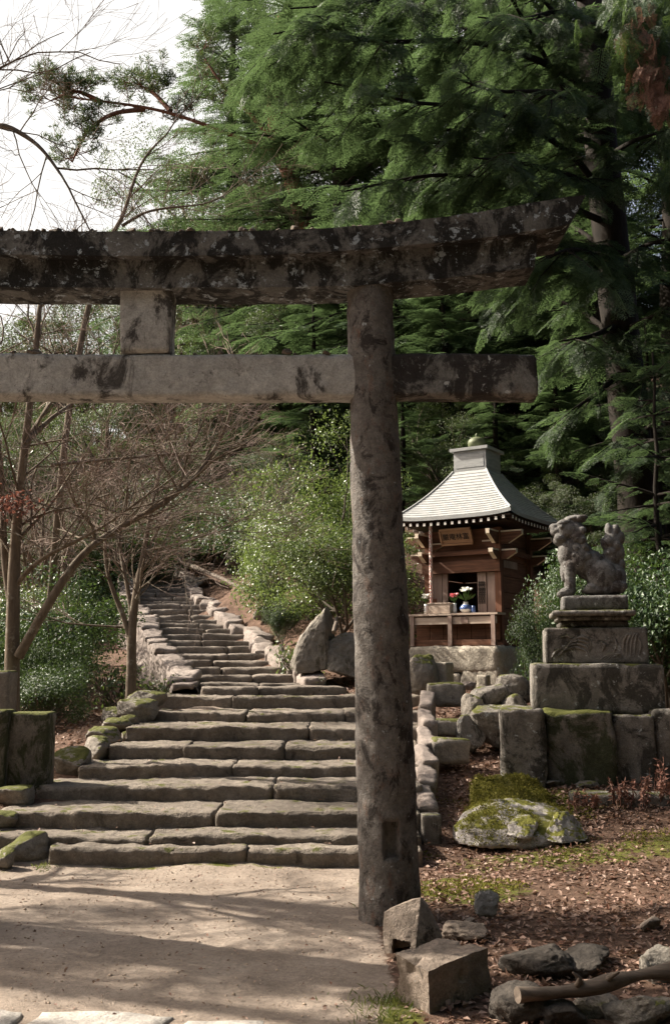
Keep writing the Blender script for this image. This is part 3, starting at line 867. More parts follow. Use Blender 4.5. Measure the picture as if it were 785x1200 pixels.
v[:, 0] *= 1 + 0.03 * (v[:, 2] / 0.2)
MB().add(v + np.array([(gx0 + gx1) / 2, TY, (gz0 + gz1) / 2 + 0.01]) - TO, f).build('gakuzuka', M['torii_pale'], tor)

# pebbles thrown on the beams for luck
proto_peb = None
def pebble(x, y, z, s, label, group):
    global proto_peb
    if proto_peb is None:
        v, f = rockv(1, 0.8, 0.62, 77, 7, 0.08, 2)
        proto_peb = MB().add(v, f).build('pebble', M['cut']); o = proto_peb
    else:
        o = proto_peb.copy(); COL.objects.link(o)
    o.location = (x, y, z); o.scale = (s * random.uniform(.8, 1.3), s, s * random.uniform(.7, 1.1)); o.rotation_euler = (0, 0, random.uniform(0, 6))
    tag(o, label, 'pebble', group)
for k in range(64):
    px = random.choice([random.uniform(0, 240), random.uniform(0, 300), random.uniform(180, 490)])
    y = TY - random.uniform(0.19, 0.25)
    x = P(px, 270, TY - 0.1)[0]
    zt = zrow(top_row, x, TY - 0.25); zb = zrow(mid_row, x, TY - 0.25)
    z = zt + (zt - zb) * 0.13 * (1 - (TY - y) / 0.26) + 0.004
    pebble(x, y, z - 0.006, random.choice([0.035, 0.045, 0.055, 0.07]), 'little pebble lying on the curved top beam of the torii', 'pebbles on the top beam')
for px, s in ((40, 0.11), (18, 0.05), (66, 0.04), (82, 0.05), (105, 0.03), (212, 0.04), (258, 0.055), (336, 0.07), (345, 0.04), (382, 0.055), (300, 0.03), (15, 0.03), (228, 0.03)):
    pebble(P(px, 414, TY - 0.07)[0], TY - random.uniform(0.055, 0.085), nz1 - 0.004, s, 'little pebble lying on the straight tie beam of the torii', 'pebbles on the tie beam')

# ------------------------------------------------------------------ lion on its pedestal
LY = 10.05
PIV = P(588, 870, LY)
_ca, _sa = math.cos(R(-9.5)), math.sin(R(-9.5))
def rotl(v, PIV=PIV):
    v = np.array(v, float); d = v - PIV
    return np.stack([PIV[0] + d[..., 0] * _ca - d[..., 1] * _sa, PIV[1] + d[..., 0] * _sa + d[..., 1] * _ca, v[..., 2]], -1)
def pblock(px0, px1, py0, py1, Y, dep, seed, c=0.045, r=0.015, rough=0.012, big=0.008, pad=0.0):
    """block whose front face fills the pixel box when its front is at depth Y"""
    a = P(px0, (py0 + py1) / 2, Y); b = P(px1, (py0 + py1) / 2, Y)
    z1 = P(600, py0, Y)[2]; z0 = P(600, py1, Y)[2] - pad
    v, f = block(b[0] - a[0], dep, z1 - z0, c, r, rough, seed, 5, big)
    return rotl(v + np.array([(a[0] + b[0]) / 2, Y + dep / 2, (z0 + z1) / 2]), np.array([a[0] + .02, Y, 0])), f
WG = 'stones of the low wall under the lion'
for px0, px1, py0, py1, dy, mat, sd, lab in (
        (587, 638, 832, 922, 0.0, 'ped', 61, 'tall upright corner stone of the wall under the lion, with a bright edge'),
        (639, 719, 834, 915, 0.05, 'ped_moss', 62, 'widest dark mossy stone in the wall under the lion'),
        (719, 766, 836, 918, 0.02, 'ped', 63, 'squarish grey stone next to the widest mossy one under the lion'),
        (767, 822, 834, 920, 0.03, 'ped', 64, 'pale stone of the lion wall cut by the picture edge')):
    v, f = pblock(px0, px1, py0, py1, LY + dy, 0.55 if sd != 61 else 1.5, sd, 0.035, 0.016, 0.032, 0.035, 0.15)
    c = np.array([v[:, 0].mean(), v[:, 1].mean(), v[:, 2].min()])
    o = MB().add(v, f).build('wall_stone', M[mat], loc=c); tag(o, lab, 'stone', WG)
# low ledge in front of the wall
v, f = pblock(668, 830, 930, 946, LY - 0.5, 0.3, 66, 0.04, 0.02, 0.012, 0.01, 0.1)
c = np.array([v[:, 0].mean(), v[:, 1].mean(), v[:, 2].min()])
tag(MB().add(v, f).build('ledge_stone', M['ped'], loc=c), 'long flat ledge stone lying before the lion wall behind dry weeds', 'stone')
for px, py, w, h, sd, lab in ((688, 926, 32, 12, 67, 'small flat stone at the foot of the mossy wall stone'), (650, 925, 26, 9, 68, 'little stone at the corner foot of the lion wall')):
    rock('rubble_stone', px, py, w, h, LY - 0.1, lab, 'stone', None, 'ped', sd)
ped = empty('stone_pedestal', (P(697, 835, LY + 0.6)[0], LY + 0.6, P(697, 835, LY + 0.35)[2]), 'tiered stone pedestal with carved waves carrying the guardian lion', 'pedestal')
PO = np.array(ped.location)
v, f = pblock(624, 773, 778, 836, LY + 0.35, 1.1, 71, 0.05, 0.02, 0.012, 0.008)
MB().add(v - PO, f).build('base_block', M['ped'], ped)
v, f = pblock(639, 755, 735.5, 778, LY + 0.5, 0.85, 72, 0.025, 0.012, 0.006, 0.003)
MB().add(v - PO, f).build('carved_block', M['ped'], ped)
wv = MB()
def wline(pts, r=0.016):
    pts = np.array(pts, float); t = np.linspace(0, 1, len(pts)); tt = np.linspace(0, 1, len(pts) * 6)
    q = np.array([P(np.interp(a, t, pts[:, 0]), np.interp(a, t, pts[:, 1]), LY + 0.5) for a in tt]); q = rotl(q, P(639, 755, LY + .5) + np.array([.02, 0, 0]))
    for _ in range(3): q[1:-1] = (q[:-2] + q[1:-1] * 2 + q[2:]) / 4
    tube(wv, q - PO, r * np.sin(np.linspace(0.25, PI - 0.25, len(q))), 7)
for k in range(4):
    wline([(650 + k * 4, 772 - k * 2), (660 + k * 3, 762 - k * 4), (672 + k * 3, 758 - k * 4), (684 + k * 2, 762 - k * 4), (690, 770 - k * 3)], 0.018)
wline([(655, 748), (664, 745), (672, 750), (682, 748)], 0.016); wline([(645, 772), (650, 764), (657, 760)])
for k in range(4):
    wline([(700 + k * 4, 774), (708 + k * 3, 768), (714 + k * 3, 766), (720 + k * 2, 770)], 0.014)
for k in range(4):
    wline([(727 + k * 4, 768 + k), (727 + k * 4.5, 752), (731 + k * 3.6, 744), (738 + k * 2, 742)], 0.015)
wline([(716, 745), (720, 755), (716, 766)], 0.016); wline([(700, 750), (706, 756), (703, 764)], 0.02); wline([(742, 742), (747, 756), (744, 770)], 0.014)
wv.build('wave_relief', M['ped'], ped)
# moulded plinth
m = MB()
for (a, b, y0, y1, dy, dp, sd) in ((647, 742, 715, 722, 0.40, 0.84, 73), (652, 737, 722, 727.5, 0.46, 0.72, 74), (655, 734, 727.5, 735.5, 0.58, 0.6, 75)):
    v, f = pblock(a, b, y0, y1, LY + dy, dp, sd, 0.03, 0.02, 0.006, 0.004); m.add(v - PO, f)
m.build('plinth', M['ped'], ped)

LYc = LY + 0.82
lion = empty('guardian_lion', (P(695, 714, LYc)[0], LYc, P(695, 714, LYc - .3)[2]), 'worn seated stone guardian lion with upright curled tail on the pedestal', 'statue')
NO = np.array(lion.location)
S_ = LYc / F * 1.02
bx = MB()
v, f = pblock(659, 733, 698, 715, LYc - 0.26, 0.5, 81, 0.03, 0.015, 0.008, 0.004)
bx.add(v - NO, f).build('base_slab', M['lion'], lion)
lm = MB()
def el(px, py, rx, rz, y=0.0, ry=0.1, rot=0.0, sub=3):
    v, f = ico(sub)
    q = v * np.array([rx * S_, ry, rz * S_])
    q = xf(q, (0, 0, 0), (0, rot, 0))
    c = P(px, py, LYc); c[1] += y
    lm.add(rotl(q + c, P(690, 700, LYc)) - NO, f)
# trunk and chest
el(668, 646, 14, 20, 0, 0.15, 0.25); el(680, 649, 14, 19, 0, 0.15, -0.5); el(690, 662, 18, 18, 0, 0.155, -0.6); el(665, 664, 8, 18, 0, 0.13, 0.2)
el(706, 674, 17, 19, 0, 0.17); el(719, 678, 13, 17, 0, 0.16); el(697, 668, 16, 14, 0, 0.15, 0.4)
# haunches
for s in (-1, 1):
    el(704, 676, 17, 18, s * 0.11, 0.085); el(702, 692, 20, 5.5, s * 0.12, 0.055); el(692, 690, 7, 6, s * 0.12, 0.06); el(718, 688, 14, 9, s * 0.10, 0.07)
    # forelegs
    el(668, 668, 7.5, 16, s * 0.09, 0.065, 0.12); el(668, 684, 6, 15, s * 0.095, 0.055, -0.05); el(664, 694, 9, 5.2, s * 0.095, 0.06); el(657.5, 696, 4, 3.4, s * 0.12, 0.03); el(657, 696, 4, 3.4, s * 0.07, 0.03)
    # shoulder and mane curls
    el(678, 655, 10, 14, s * 0.12, 0.05, 0.2)
    for a, b, r in ((676, 630, 7), (681, 634, 5), (684, 643, 5), (681, 650, 5), (675, 644, 6), (687, 653, 5), (681, 623, 5), (672, 652, 5)):
        el(a, b, r, r, s * 0.125, 0.038, 0, 2)
    # ear, eye, brow, nostril, jowl
    el(680, 608, 8, 3.6, s * 0.10, 0.04, -0.1); el(658, 618, 4.0, 3.4, s * 0.115, 0.035, 0, 2); el(660, 613.5, 8, 3.6, s * 0.10, 0.05, -0.15); el(649, 619, 3.2, 3, s * 0.055, 0.035, 0, 2)
    el(656, 631, 7, 5, s * 0.09, 0.05, 0.2)
# head
el(666, 621, 17, 14, 0, 0.15); el(654, 622, 9, 7.5, 0, 0.11); el(650, 617, 6, 4.5, 0, 0.09); el(655, 635, 7, 4.2, 0, 0.09, 0.35); el(674, 624, 11, 15, 0, 0.15); el(672, 608, 12, 4.5, 0, 0.13, -0.1)
el(660, 641, 4.5, 6, 0, 0.08, 0.3); el(663, 652, 5, 6, 0, 0.09)
# tail: a broad upright flame of curls
el(716, 652, 11, 14, 0, 0.085, 0.15); el(716, 637, 11, 15, 0, 0.085); el(712, 622, 4.5, 9, 0, 0.06, -0.1); el(719, 623, 6, 8, 0, 0.06, 0.2); el(724, 632, 6, 9, 0, 0.06, 0.2); el(707, 638, 4, 8, 0, 0.06, -0.2)
el(710, 650, 5, 6, 0, 0.07); el(725, 648, 5, 10, 0, 0.06); el(726, 662, 5, 8, 0, 0.06)
for s in (-1, 1):
    el(712, 636, 6, 6, s * 0.07, 0.03, 0, 2); el(720, 640, 5, 6, s * 0.065, 0.03, 0, 2); el(714, 648, 6, 5, s * 0.07, 0.03, 0, 2)
lo = lm.build('carved_body', M['lion'], lion)
md = lo.modifiers.new('remesh', 'REMESH'); md.mode = 'VOXEL'; md.voxel_size = 0.009; md.use_smooth_shade = True
sm = lo.modifiers.new('soft', 'SMOOTH'); sm.factor = 0.5; sm.iterations = 1
tx_ = bpy.data.textures.new('stone_wear', 'CLOUDS'); tx_.noise_scale = 0.035; tx_.noise_depth = 3
dp = lo.modifiers.new('wear', 'DISPLACE'); dp.texture = tx_; dp.strength = 0.010; dp.mid_level = 0.5

# ------------------------------------------------------------------ stones between stairs and shrine
DG = 'kerb stones beside the lower steps'
kl = ['topmost of the pale kerb stones behind the pillar, by the landing', 'second pale kerb stone down from the landing', 'third pale kerb stone down from the landing', 'fourth pale kerb stone down from the landing',
      'fifth pale kerb stone down from the landing', 'lowest pale kerb stone beside the pillar']
for k, (py, Y) in enumerate(((832, 12.2), (852, 11.7), (874, 11.15), (895, 10.6), (918, 10.1), (944, 9.6))):
    v, f = block(0.17, 0.62, 0.55, 0.035, 0.018, 0.035, 500 + k, 6, 0.03)
    b = P(499.5 - k * 0.6, py - 14, Y)
    o = MB().add(xf(v, (0, 0, 0), (R(14), 0, random.uniform(-.15, .15))), f).build('kerb_stone', M['wall']); o.location = (b[0], Y, b[2] - 0.25)
    tag(o, kl[k], 'kerb stone', DG)
# little posts
def post(px0, px1, py0, py1, Y, dep, label, mat='ped', seed=1, rz=0.0, name='stone_post'):
    a = P(px0, py1, Y); b = P(px1, py1, Y); t = P(px0, py0, Y)
    h = t[2] - a[2] + 0.1
    v, f = block(b[0] - a[0], dep, h, 0.03, 0.012, 0.006, seed, 7)
    o = MB().add(v + np.array([0, 0, h / 2]), f).build(name, M[mat]); o.location = ((a[0] + b[0]) / 2, Y + dep / 2, a[2] - 0.1); o.rotation_euler = (0, 0, rz)
    return tag(o, label, 'stone post')
b_ = G(505, 992)
post(493.5, 517, 955, 992, b_[1], 0.16, 'short square stone post standing right behind the torii pillar', 'ped', 91, 0.1)
post(506, 530, 776, 812, 13.4, 0.26, 'squared stone post before the shrine foundation', 'found', 92, -0.5)
post(561, 574, 791, 806, 13.7, 0.16, 'tiny square stone peg at the foot of the shrine foundation', 'found', 93, -0.5)
rock('dark_rock', 497, 815, 40, 48, 13.2, 'dark rounded rock half hidden by the pillar before the shrine', 'rock', None, 'edge', 94)
rock('flat_stone', 549, 808, 22, 10, 12.9, 'small flat stone lying below the tiny stone peg', 'stone', None, 'wall', 95)
RG = 'retaining wall stones before the shrine'
for px, py, w, h, Y, sd, lab in ((578, 836, 52, 40, 11.6, 101, 'brown slanted stone on top of the retaining wall before the shrine'),
                             (606, 824, 44, 34, 11.7, 102, 'grey stone leaning on the pedestal base in the retaining wall'),
                             (553, 842, 30, 28, 11.5, 103, 'pale squarish stone at the ditch end of the retaining wall'),
                             (572, 874, 62, 46, 11.3, 104, 'large dark stone at the bottom of the retaining wall'),
                             (612, 862, 44, 46, 11.4, 105, 'dark stone squeezed between retaining wall and lion wall'),
                             (552, 880, 34, 40, 11.35, 106, 'narrow standing stone at the ditch edge under the pale squarish one')):
    rock('retaining_stone', px, py, w, h, Y, lab, 'stone', RG, 'ped' if sd != 103 else 'edge', sd, 0.9, random.uniform(-.3, .3), cuts=12, flat=0.55)
for px, py, w, h, Y, sd, lab in ((523, 815, 44, 18, 12.4, 111, 'flat slab stone bridging the top of the leafy ditch'), (527, 852, 40, 8, 11.5, 112, 'narrow stone riser crossing the leafy ditch'),
                             (527, 880, 48, 18, 10.9, 113, 'dark stone riser crossing the ditch below the narrow one')):
    v, f = block(w * Y / F, 0.22, h * Y / F + 0.1, 0.04, 0.03, 0.03, sd, 4, 0.02)
    b = P(px, py, Y); o = MB().add(v, f).build('ditch_stone', M['edge']); o.location = (b[0], Y, b[2]); tag(o, lab, 'stone', 'stones across the leafy ditch')

# mossy boulder: one long mass with three granite noses
bp = G(600, 984)
bm_ = empty('mossy_boulder', tuple(bp), 'pale granite boulder half covered in yellow green moss before the lion wall', 'boulder')
def nose(px, py, w, h, sd, dy, dep=1.0, nm='granite_hump', mat='boulder', tl=0.0):
    b = G(px, py); b[1] += dy; b[2] = tz(b[0], b[1])
    s = b[1] / F
    v, f = rockv(w * s * 1.1, w * s * dep, h * s * 1.5, sd, 7, 0.14, 5, 0.7)
    v = xf(v, (0, 0, 0), (0, tl, random.uniform(-.3, .3))); v[:, 2] -= v[:, 2].min() + h * s * 0.28
    MB().add(v + b - bp, f).build(nm, M[mat], bm_)
def hump(pp, seed, nm, mat, rough=.05, fuzz=False):
    q = []
    for a_, b_, c_ in pp:
        q.append(P(a_, b_, bp[1] + c_))
    q = np.array(q); c0 = q.mean(0); s_ = np.ptp(q, axis=0).max() / 2
    v, f = hullv(q - c0, seed, rough, s_, 5, 2)
    o = MB().add(v + c0 - bp, f).build(nm, M[mat], bm_)
    if nm == 'moss_cap' or fuzz:
        n_ = np.zeros((len(v), 3)); e1 = v[f[:, 1]] - v[f[:, 0]]; e2 = v[f[:, 2]] - v[f[:, 0]]; fn_ = np.cross(e1, e2); ce = v[f].mean(1) + c0
        fn_ /= np.maximum(np.linalg.norm(fn_, axis=1, keepdims=True), 1e-9); fn_ *= np.sign((fn_ * (v[f].mean(1))).sum(1))[:, None]
        k_ = (fn_[:, 2] > .35) & (fbm(ce * 4.5, 77, 4, .6) > (-.3 if nm == 'moss_cap' else .0)); ce, fn_ = ce[k_], fn_[k_]
        r_ = np.random.default_rng(seed); ix = r_.integers(0, len(ce), 9000 if nm == 'moss_cap' else 5000)
        q_ = ce[ix] + r_.normal(size=(len(ix), 3)) * .012 - bp; d_ = fn_[ix] * .8 + r_.normal(size=(len(ix), 3)) * .6
        lv_ = MB(); leaves(lv_, q_, d_, r_.normal(size=(len(ix), 3)), r_.uniform(.012, .03, len(ix)), .010, .2); t_ = lv_.build('moss_tufts', M['mossleaf'], bm_, smooth=False); t_['kind'] = 'stuff'
hump([(518, 992, -.1), (527, 968, -.05), (545, 944, .1), (572, 934, .2), (612, 932, .35), (650, 940, .3), (682, 966, .1), (694, 986, -.1), (640, 994, -.35), (585, 994, -.35), (545, 996, -.3), (600, 945, .8), (660, 960, .8), (550, 955, .8), (630, 972, -.28), (578, 962, -.2)], 121, 'granite_mass', 'boulder', .06, True)
hump([(588, 984, -.38), (598, 957, -.22), (622, 954, -.2), (634, 966, -.25), (622, 988, -.42), (606, 950, .1)], 122, 'granite_hump', 'boulder', .09)
hump([(632, 988, -.36), (648, 950, -.16), (664, 947, -.1), (686, 968, -.1), (694, 988, -.25), (660, 992, -.42), (655, 955, .2)], 123, 'granite_hump', 'boulder', .09)
M['mosscap'] = stone_mat('moss_mat', (0.10, 0.092, 0.020), (0.19, 0.17, 0.04), stain=(0.10, 0.055, 0.03), stain_t=0.62, bump=1.0, scale=3)
hump([(550, 960, .2), (548, 925, .6), (558, 906, .9), (600, 902, 1.0), (640, 915, .9), (655, 945, .5), (600, 960, .2), (600, 920, 1.4), (560, 930, 1.4)], 124, 'moss_cap', 'mosscap', .07)

# ------------------------------------------------------------------ broken stone blocks and rubble at the near side
q = np.array([P(a_, b_, 5.72 + c_) for a_, b_, c_ in ((447, 1067, .0), (447, 1121, -.03), (487, 1116, -.16), (494, 1047, -.02), (496, 1050, .1), (521, 1100, .0), (516, 1108, .16), (470, 1105, .3), (505, 1068, .22), (455, 1068, .25))])
c0 = q.mean(0); va, fa = hullv(q - c0, 131, .022, .2, 5, 1)
sc_ = va + c0; t_ = sc_[:, 1:2] / 1.0
pxs = 392.5 + sc_[:, 0] / sc_[:, 1] * F * 1.04
zz_ = sc_[:, 2] - q[:, 2].min()
fn = (pxs > 459) & (pxs < 479) & (zz_ < .115) & (sc_[:, 1] < 5.72)
va[fn, 1] += .09; va[fn, 0] += .02
o = MB().add(va, fa).build('broken_stone_block', M['cut']); o.location = tuple(c0); o.data.set_sharp_from_angle(angle=R(42))
tag(o, 'pointed broken stone block with a cut notch leaning at the torii pillar', 'stone block')
hb = [(463, 1117, .0), (519, 1098, .25), (572, 1110, .12), (501, 1138, -.2)]
top = np.array([P(a_, b_, 5.02 + c_) for a_, b_, c_ in hb])
n_ = np.cross(top[1] - top[0], top[3] - top[0]); n_ /= np.linalg.norm(n_); n_ *= np.sign(n_[2])
dn = -n_ * 0.36
bot = top + dn + np.array([[.05, .02, 0], [.02, .02, 0], [.04, 0, 0], [.03, -.01, 0]])
g_ = np.linspace(0, 1, 26)
def quad(m, a_, b_, c_, d_):
    U, V = np.meshgrid(g_, g_, indexing='ij'); U = U[..., None]; V = V[..., None]
    q = a_ * (1 - U) * (1 - V) + b_ * U * (1 - V) + c_ * U * V + d_ * (1 - U) * V
    i = np.arange(q.shape[0] * q.shape[1]).reshape(q.shape[:2])
    m.add(q.reshape(-1, 3), np.stack([i[:-1, :-1], i[1:, :-1], i[1:, 1:], i[:-1, 1:]], -1).reshape(-1, 4))
m = MB(); quad(m, top[0], top[3], top[2], top[1]); quad(m, bot[0], bot[1], bot[2], bot[3])
for k in range(4): quad(m, top[k], top[(k + 1) % 4], bot[(k + 1) % 4], bot[k]) if False else quad(m, top[(k + 1) % 4], top[k], bot[k], bot[(k + 1) % 4])
V = m.data(); _, ix, inv = np.unique(np.round(V, 5), axis=0, return_index=True, return_inverse=True); inv = inv.ravel()
F_ = inv[np.concatenate(m.f)]; V = V[ix]; cen = V.mean(0)
V = cen + (V - cen)
dd = V - cen; dd /= np.linalg.norm(dd, axis=1, keepdims=True)
V = V + dd * (fbm(V * 6, 141, 5, .6) * .034 - np.maximum(np.abs(dd).min(1) - .42, 0) * .25)[:, None]
o = MB().add(V - cen, F_).build('broken_stone_block', M['cut'], smooth=True); o.location = tuple(cen)
bmx = bmesh.new(); bmx.from_mesh(o.data); bmesh.ops.recalc_face_normals(bmx, faces=bmx.faces[:]); bmx.to_mesh(o.data); bmx.free()
o.data.set_sharp_from_angle(angle=R(58))
tag(o, 'hewn squared stone block with sunlit top lying nearest the path', 'stone block')
for px, py, w, h, sd, mat, lab in ((570, 1078, 27, 32, 151, 'boulder', 'small pale upright stone in the dead leaves behind the hewn blocks'),
                               (549, 1088, 18, 9, 152, 'cut', 'little flat stone beside the pale upright stone'),
                               (545, 1106, 50, 18, 153, 'cut', 'dark low stone behind the hewn block'),
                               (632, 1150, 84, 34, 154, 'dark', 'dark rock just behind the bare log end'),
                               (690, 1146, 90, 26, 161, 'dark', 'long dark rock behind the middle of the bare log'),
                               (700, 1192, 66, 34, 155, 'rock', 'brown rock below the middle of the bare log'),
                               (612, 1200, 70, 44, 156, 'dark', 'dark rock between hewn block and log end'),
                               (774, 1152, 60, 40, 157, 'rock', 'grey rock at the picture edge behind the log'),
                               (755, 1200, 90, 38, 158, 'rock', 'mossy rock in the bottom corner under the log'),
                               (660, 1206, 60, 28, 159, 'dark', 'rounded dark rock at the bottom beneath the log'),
                               (764, 1092, 26, 15, 160, 'cut', 'small grey stone among dead leaves far from the path')):
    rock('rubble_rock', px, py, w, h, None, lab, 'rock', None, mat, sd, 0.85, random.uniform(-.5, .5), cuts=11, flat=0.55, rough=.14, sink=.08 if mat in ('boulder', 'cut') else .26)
lg = MB()
p0, p1 = P(800, 1138, 4.95), P(606, 1168, 4.7)
poly = np.array([p0 + (p1 - p0) * t + np.array([0, 0, 0.012 * math.sin(t * 7)]) for t in np.linspace(-0.1, 1, 22)])
tube(lg, poly - p1, np.linspace(0.036, 0.026, 22), 14, 0, True, 0.7, 3)
for t, dx, dz in ((0.62, -0.05, 0.07), (0.50, 0.07, 0.06), (0.66, 0.01, 0.05)):
    q = p0 + (p1 - p0) * t
    tube(lg, np.array([q, q + np.array([dx * .5, -0.03, dz * .7]), q + np.array([dx, -0.03, dz])]) - p1, [0.016, 0.011, 0.005], 6)
o = lg.build('bare_log', M['log'], loc=None); o.location = tuple(p1); tag(o, 'bare barkless log lying across rocks beside the hewn blocks', 'log')

# ------------------------------------------------------------------ rocks, logs on the hillside right of the upper stairs
def shaped(name, pix_pts, Y, mat, seed, label, cat='rock', rough=0.06):
    """a rock given by outline corners (px, py, depth offset)"""
    q = np.array([P(a, b, Y + c) for a, b, c in pix_pts]); c0 = q.mean(0); c0[2] = q[:, 2].min()
    sz = np.ptp(q, axis=0).max() / 2
    v, f = hullv(q - c0, seed, rough, sz, 5, 1)
    o = MB().add(v, f).build(name, M[mat]); o.location = tuple(c0); return tag(o, label, cat)
shaped('hillside_rock', [(386, 708, .3), (381, 709, .0), (348, 752, -.1), (340, 775, .1), (345, 795, -.25), (384, 790, -.25), (384, 740, .0), (396, 735, .7), (394, 770, .7), (360, 770, .9), (364, 732, .6)], 15.3, 'rock', 171, 'big pointed grey rock leaning on the slope above the landing')
shaped('hillside_rock', [(372, 768, .0), (385, 748, .1), (405, 738, .2), (430, 742, .3), (440, 770, .2), (425, 800, -.1), (395, 790, -.2), (378, 785, -.1), (400, 745, .9), (430, 760, .9), (380, 770, .8)], 15.2, 'rock', 172, 'mossy brown rock between pointed rock and pillar', 'rock', .06)
for px, py, w, h, Y, sd, tl, lab in ((287, 672, 40, 46, None, 173, 0.0, 'blue grey rock face high beside the upper stairs'),
                                 (236, 690, 24, 15, None, 174, 0.0, 'yellowish stone topping the kerb of the upper stairs'),
                                 (318, 728, 40, 22, None, 175, 0.0, 'brown earth covered rock under the hillside shrubs')):
    rock('hillside_rock', px, py, w, h, Y, lab, 'rock', None, 'rock', sd, 0.7, 0.4, cuts=10, flat=0.5)
def pole(a, b, r0, r1, name, label, cat, mat='log', Ya=None, Yb=None):
    p0, p1 = [G(q[0], q[1], 14) if len(q) == 2 else P(*q) for q in (a, b)]; p0[2] += r0; p1[2] += r1; m = MB()
    t = np.linspace(0, 1, 12)[:, None]
    poly = p0 + (p1 - p0) * t + np.stack([vnoise(np.c_[t * 3, t * 0, t * 0 + k], 9) for k in range(3)], 1) * 0.05
    tube(m, poly - p0, np.linspace(r0, r1, 12), 8)
    o = m.build(name, M[mat]); o.location = tuple(p0); return tag(o, label, cat)
pole((208, 662), (288, 694), 0.07, 0.05, 'fallen_log', 'long bare fallen tree stem crossing the slope above the upper stairs', 'log')
pole((228, 675), (264, 660), 0.04, 0.02, 'fallen_branch', 'thin fallen branch lying over the fallen trunk', 'branch')
pole((330, 738), (350, 712), 0.04, 0.035, 'fallen_pole', 'bare pole propped behind the pointed rock', 'log')
pole((337, 742), (359, 714), 0.035, 0.03, 'fallen_pole', 'second bare pole leaning next to the propped one', 'log')
pole((388, 744, 15.0), (398, 724, 15.6), 0.035, 0.03, 'fallen_pole', 'short pale stick beside the mossy brown rock', 'log')

# ------------------------------------------------------------------ shrine
RZ = R(-33)
HB = 0.66
cw = P(588, 735, 15.3)
rotm = np.array(Matrix.Rotation(RZ, 3, 'Z'))
cxy = cw - rotm @ np.array([HB, -HB, 0])
GZ = 1.12
shr = empty('wooden_shrine', (cxy[0], cxy[1], GZ), 'small wooden hall with grey pyramid roof and open front on a stone base', 'shrine', None, RZ)
def zl(py, Y=15.3): return P(588, py, Y)[2] - GZ
z_st, z_dk, z_l0, z_l1, z_wt = zl(757), zl(718), zl(669), zl(655), zl(617)
zE, zB, zT = zl(598, 14.85), zl(551, 15.9), zl(527, 15.9)
sE, sB = 0.985, 0.295
def bxs(mb, x0, x1, y0, y1, z0, z1, mi=0, c=None, rough=0.0, seed=0, r=0.006):
    if c is None: c = max(x1 - x0, y1 - y0, z1 - z0)
    v, f = block(x1 - x0, y1 - y0, z1 - z0, c, r, rough, seed, 8)
    mb.add(v + np.array([(x0 + x1) / 2, (y0 + y1) / 2, (z0 + z1) / 2]), f, mi)
    return mb
def sp(name, mat, *boxes, parent=None, **k):
    m = MB()
    for b in boxes: bxs(m, *b, **k)
    return m.build(name, mat, parent or shr, smooth=False)
# foundation of big stones
m = MB()
for i_, (x0, x1, y0, y1, z0, z1) in enumerate(((-0.80, 0.10, -1.0, 0.0, -0.3, 0.30), (0.105, 0.735, -0.99, 0.0, -0.3, 0.40), (-0.80, 0.74, -1.0, 0.0, 0.31, z_st), (-0.80, 0.74, 0.005, 0.9, -0.3, 0.36), (-0.80, 0.73, 0.005, 0.9, 0.365, z_st - .004))):
    bxs(m, x0, x1, y0, y1, z0, z1, 0, 0.05, 0.03, 600 + i_, 0.03)
m.build('foundation', M['found'], shr)
# body
sp('sill_beam', M['wood_h'], (-HB - .03, HB + .03, -HB - .03, HB + .03, z_st + 0.002, z_st + 0.09))
for sx in (-1, 1):
    for sy in (-1, 1):
        x, y = sx * (HB - .05), sy * (HB - .05)
        sp('post', M['wood'], (x - .052, x + .052, y - .052, y + .052, z_st + .09, z_wt))
hh = HB - 0.075
nb = 7
def boards(name, axis_, s, mat):
    m = MB(); zz = np.linspace(z_st + .09, z_wt, nb + 1)
    for k in range(nb):
        o_ = 0.006 * (k % 2)
        if axis_ == 'x': bxs(m, s * (hh - .01) - .012 + o_ * s, s * (hh - .01) + .012 + o_ * s, -hh + .02, hh - .02, zz[k] + .002, zz[k + 1] - .002, 0, 0.12, .002, k)
        else: bxs(m, -hh + .02, hh - .02, s * (hh - .01) - .012 + o_ * s, s * (hh - .01) + .012 + o_ * s, zz[k] + .002, zz[k + 1] - .002, 0, 0.12, .002, k)
    return m.build(name, mat, shr, smooth=False)
M['wood_y'] = wood_mat('aged_side_board', (0.075, 0.035, 0.020), (0.20, 0.10, 0.06), axis=1)
boards('side_wall', 'x', 1, M['wood_y']); boards('side_wall', 'x', -1, M['wood_y']); boards('rear_wall', 'y', 1, M['wood_h'])
sp('pale_panel', M['wood_grey'], (hh + .012, hh + .026, -.42, .12, z_l1 - .11, z_l1 + .01))['label'] = 'greyer board on the side wall'
# front with doorway
dx0, dx1 = -0.27, 0.25
sp('front_wall', M['wood_h'], (-hh, hh, -hh - .012, -hh + .012, z_st + .09, z_dk - .02)); sp('transom_wall', M['wood_h'], (-hh, hh, -hh - .012, -hh + .012, z_l1 - .02, z_wt))
fd = sp('lintel', M['wood_h'], (-HB - .03, HB - .0, -HB - .035, -HB + .03, z_l0, z_l1))
sp('tie_beam', M['wood_h'], (-HB - .02, HB + .02, -HB - .02, -HB + .05, z_l1 + .09, z_l1 + .17), (HB - .05, HB + .02, -HB + .05, HB, z_l1 + .09, z_l1 + .17))
for nm, a, b, mt in (('door_panel', -hh + .04, dx0 - .10, 'wood_grey'), ('door_jamb', dx0 - .10, dx0, 'wood_grey'), ('door_panel', dx1 + .155, hh - .04, 'wood_grey')):
    sp(nm, M[mt], (a, b - .004, -hh - .03, -hh + .015, z_dk, z_l0))
wp = sp('inscribed_board', M['wood_grey'], (dx1, dx1 + .15, -hh - .045, -hh + .0, z_dk, z_l0 - .003))
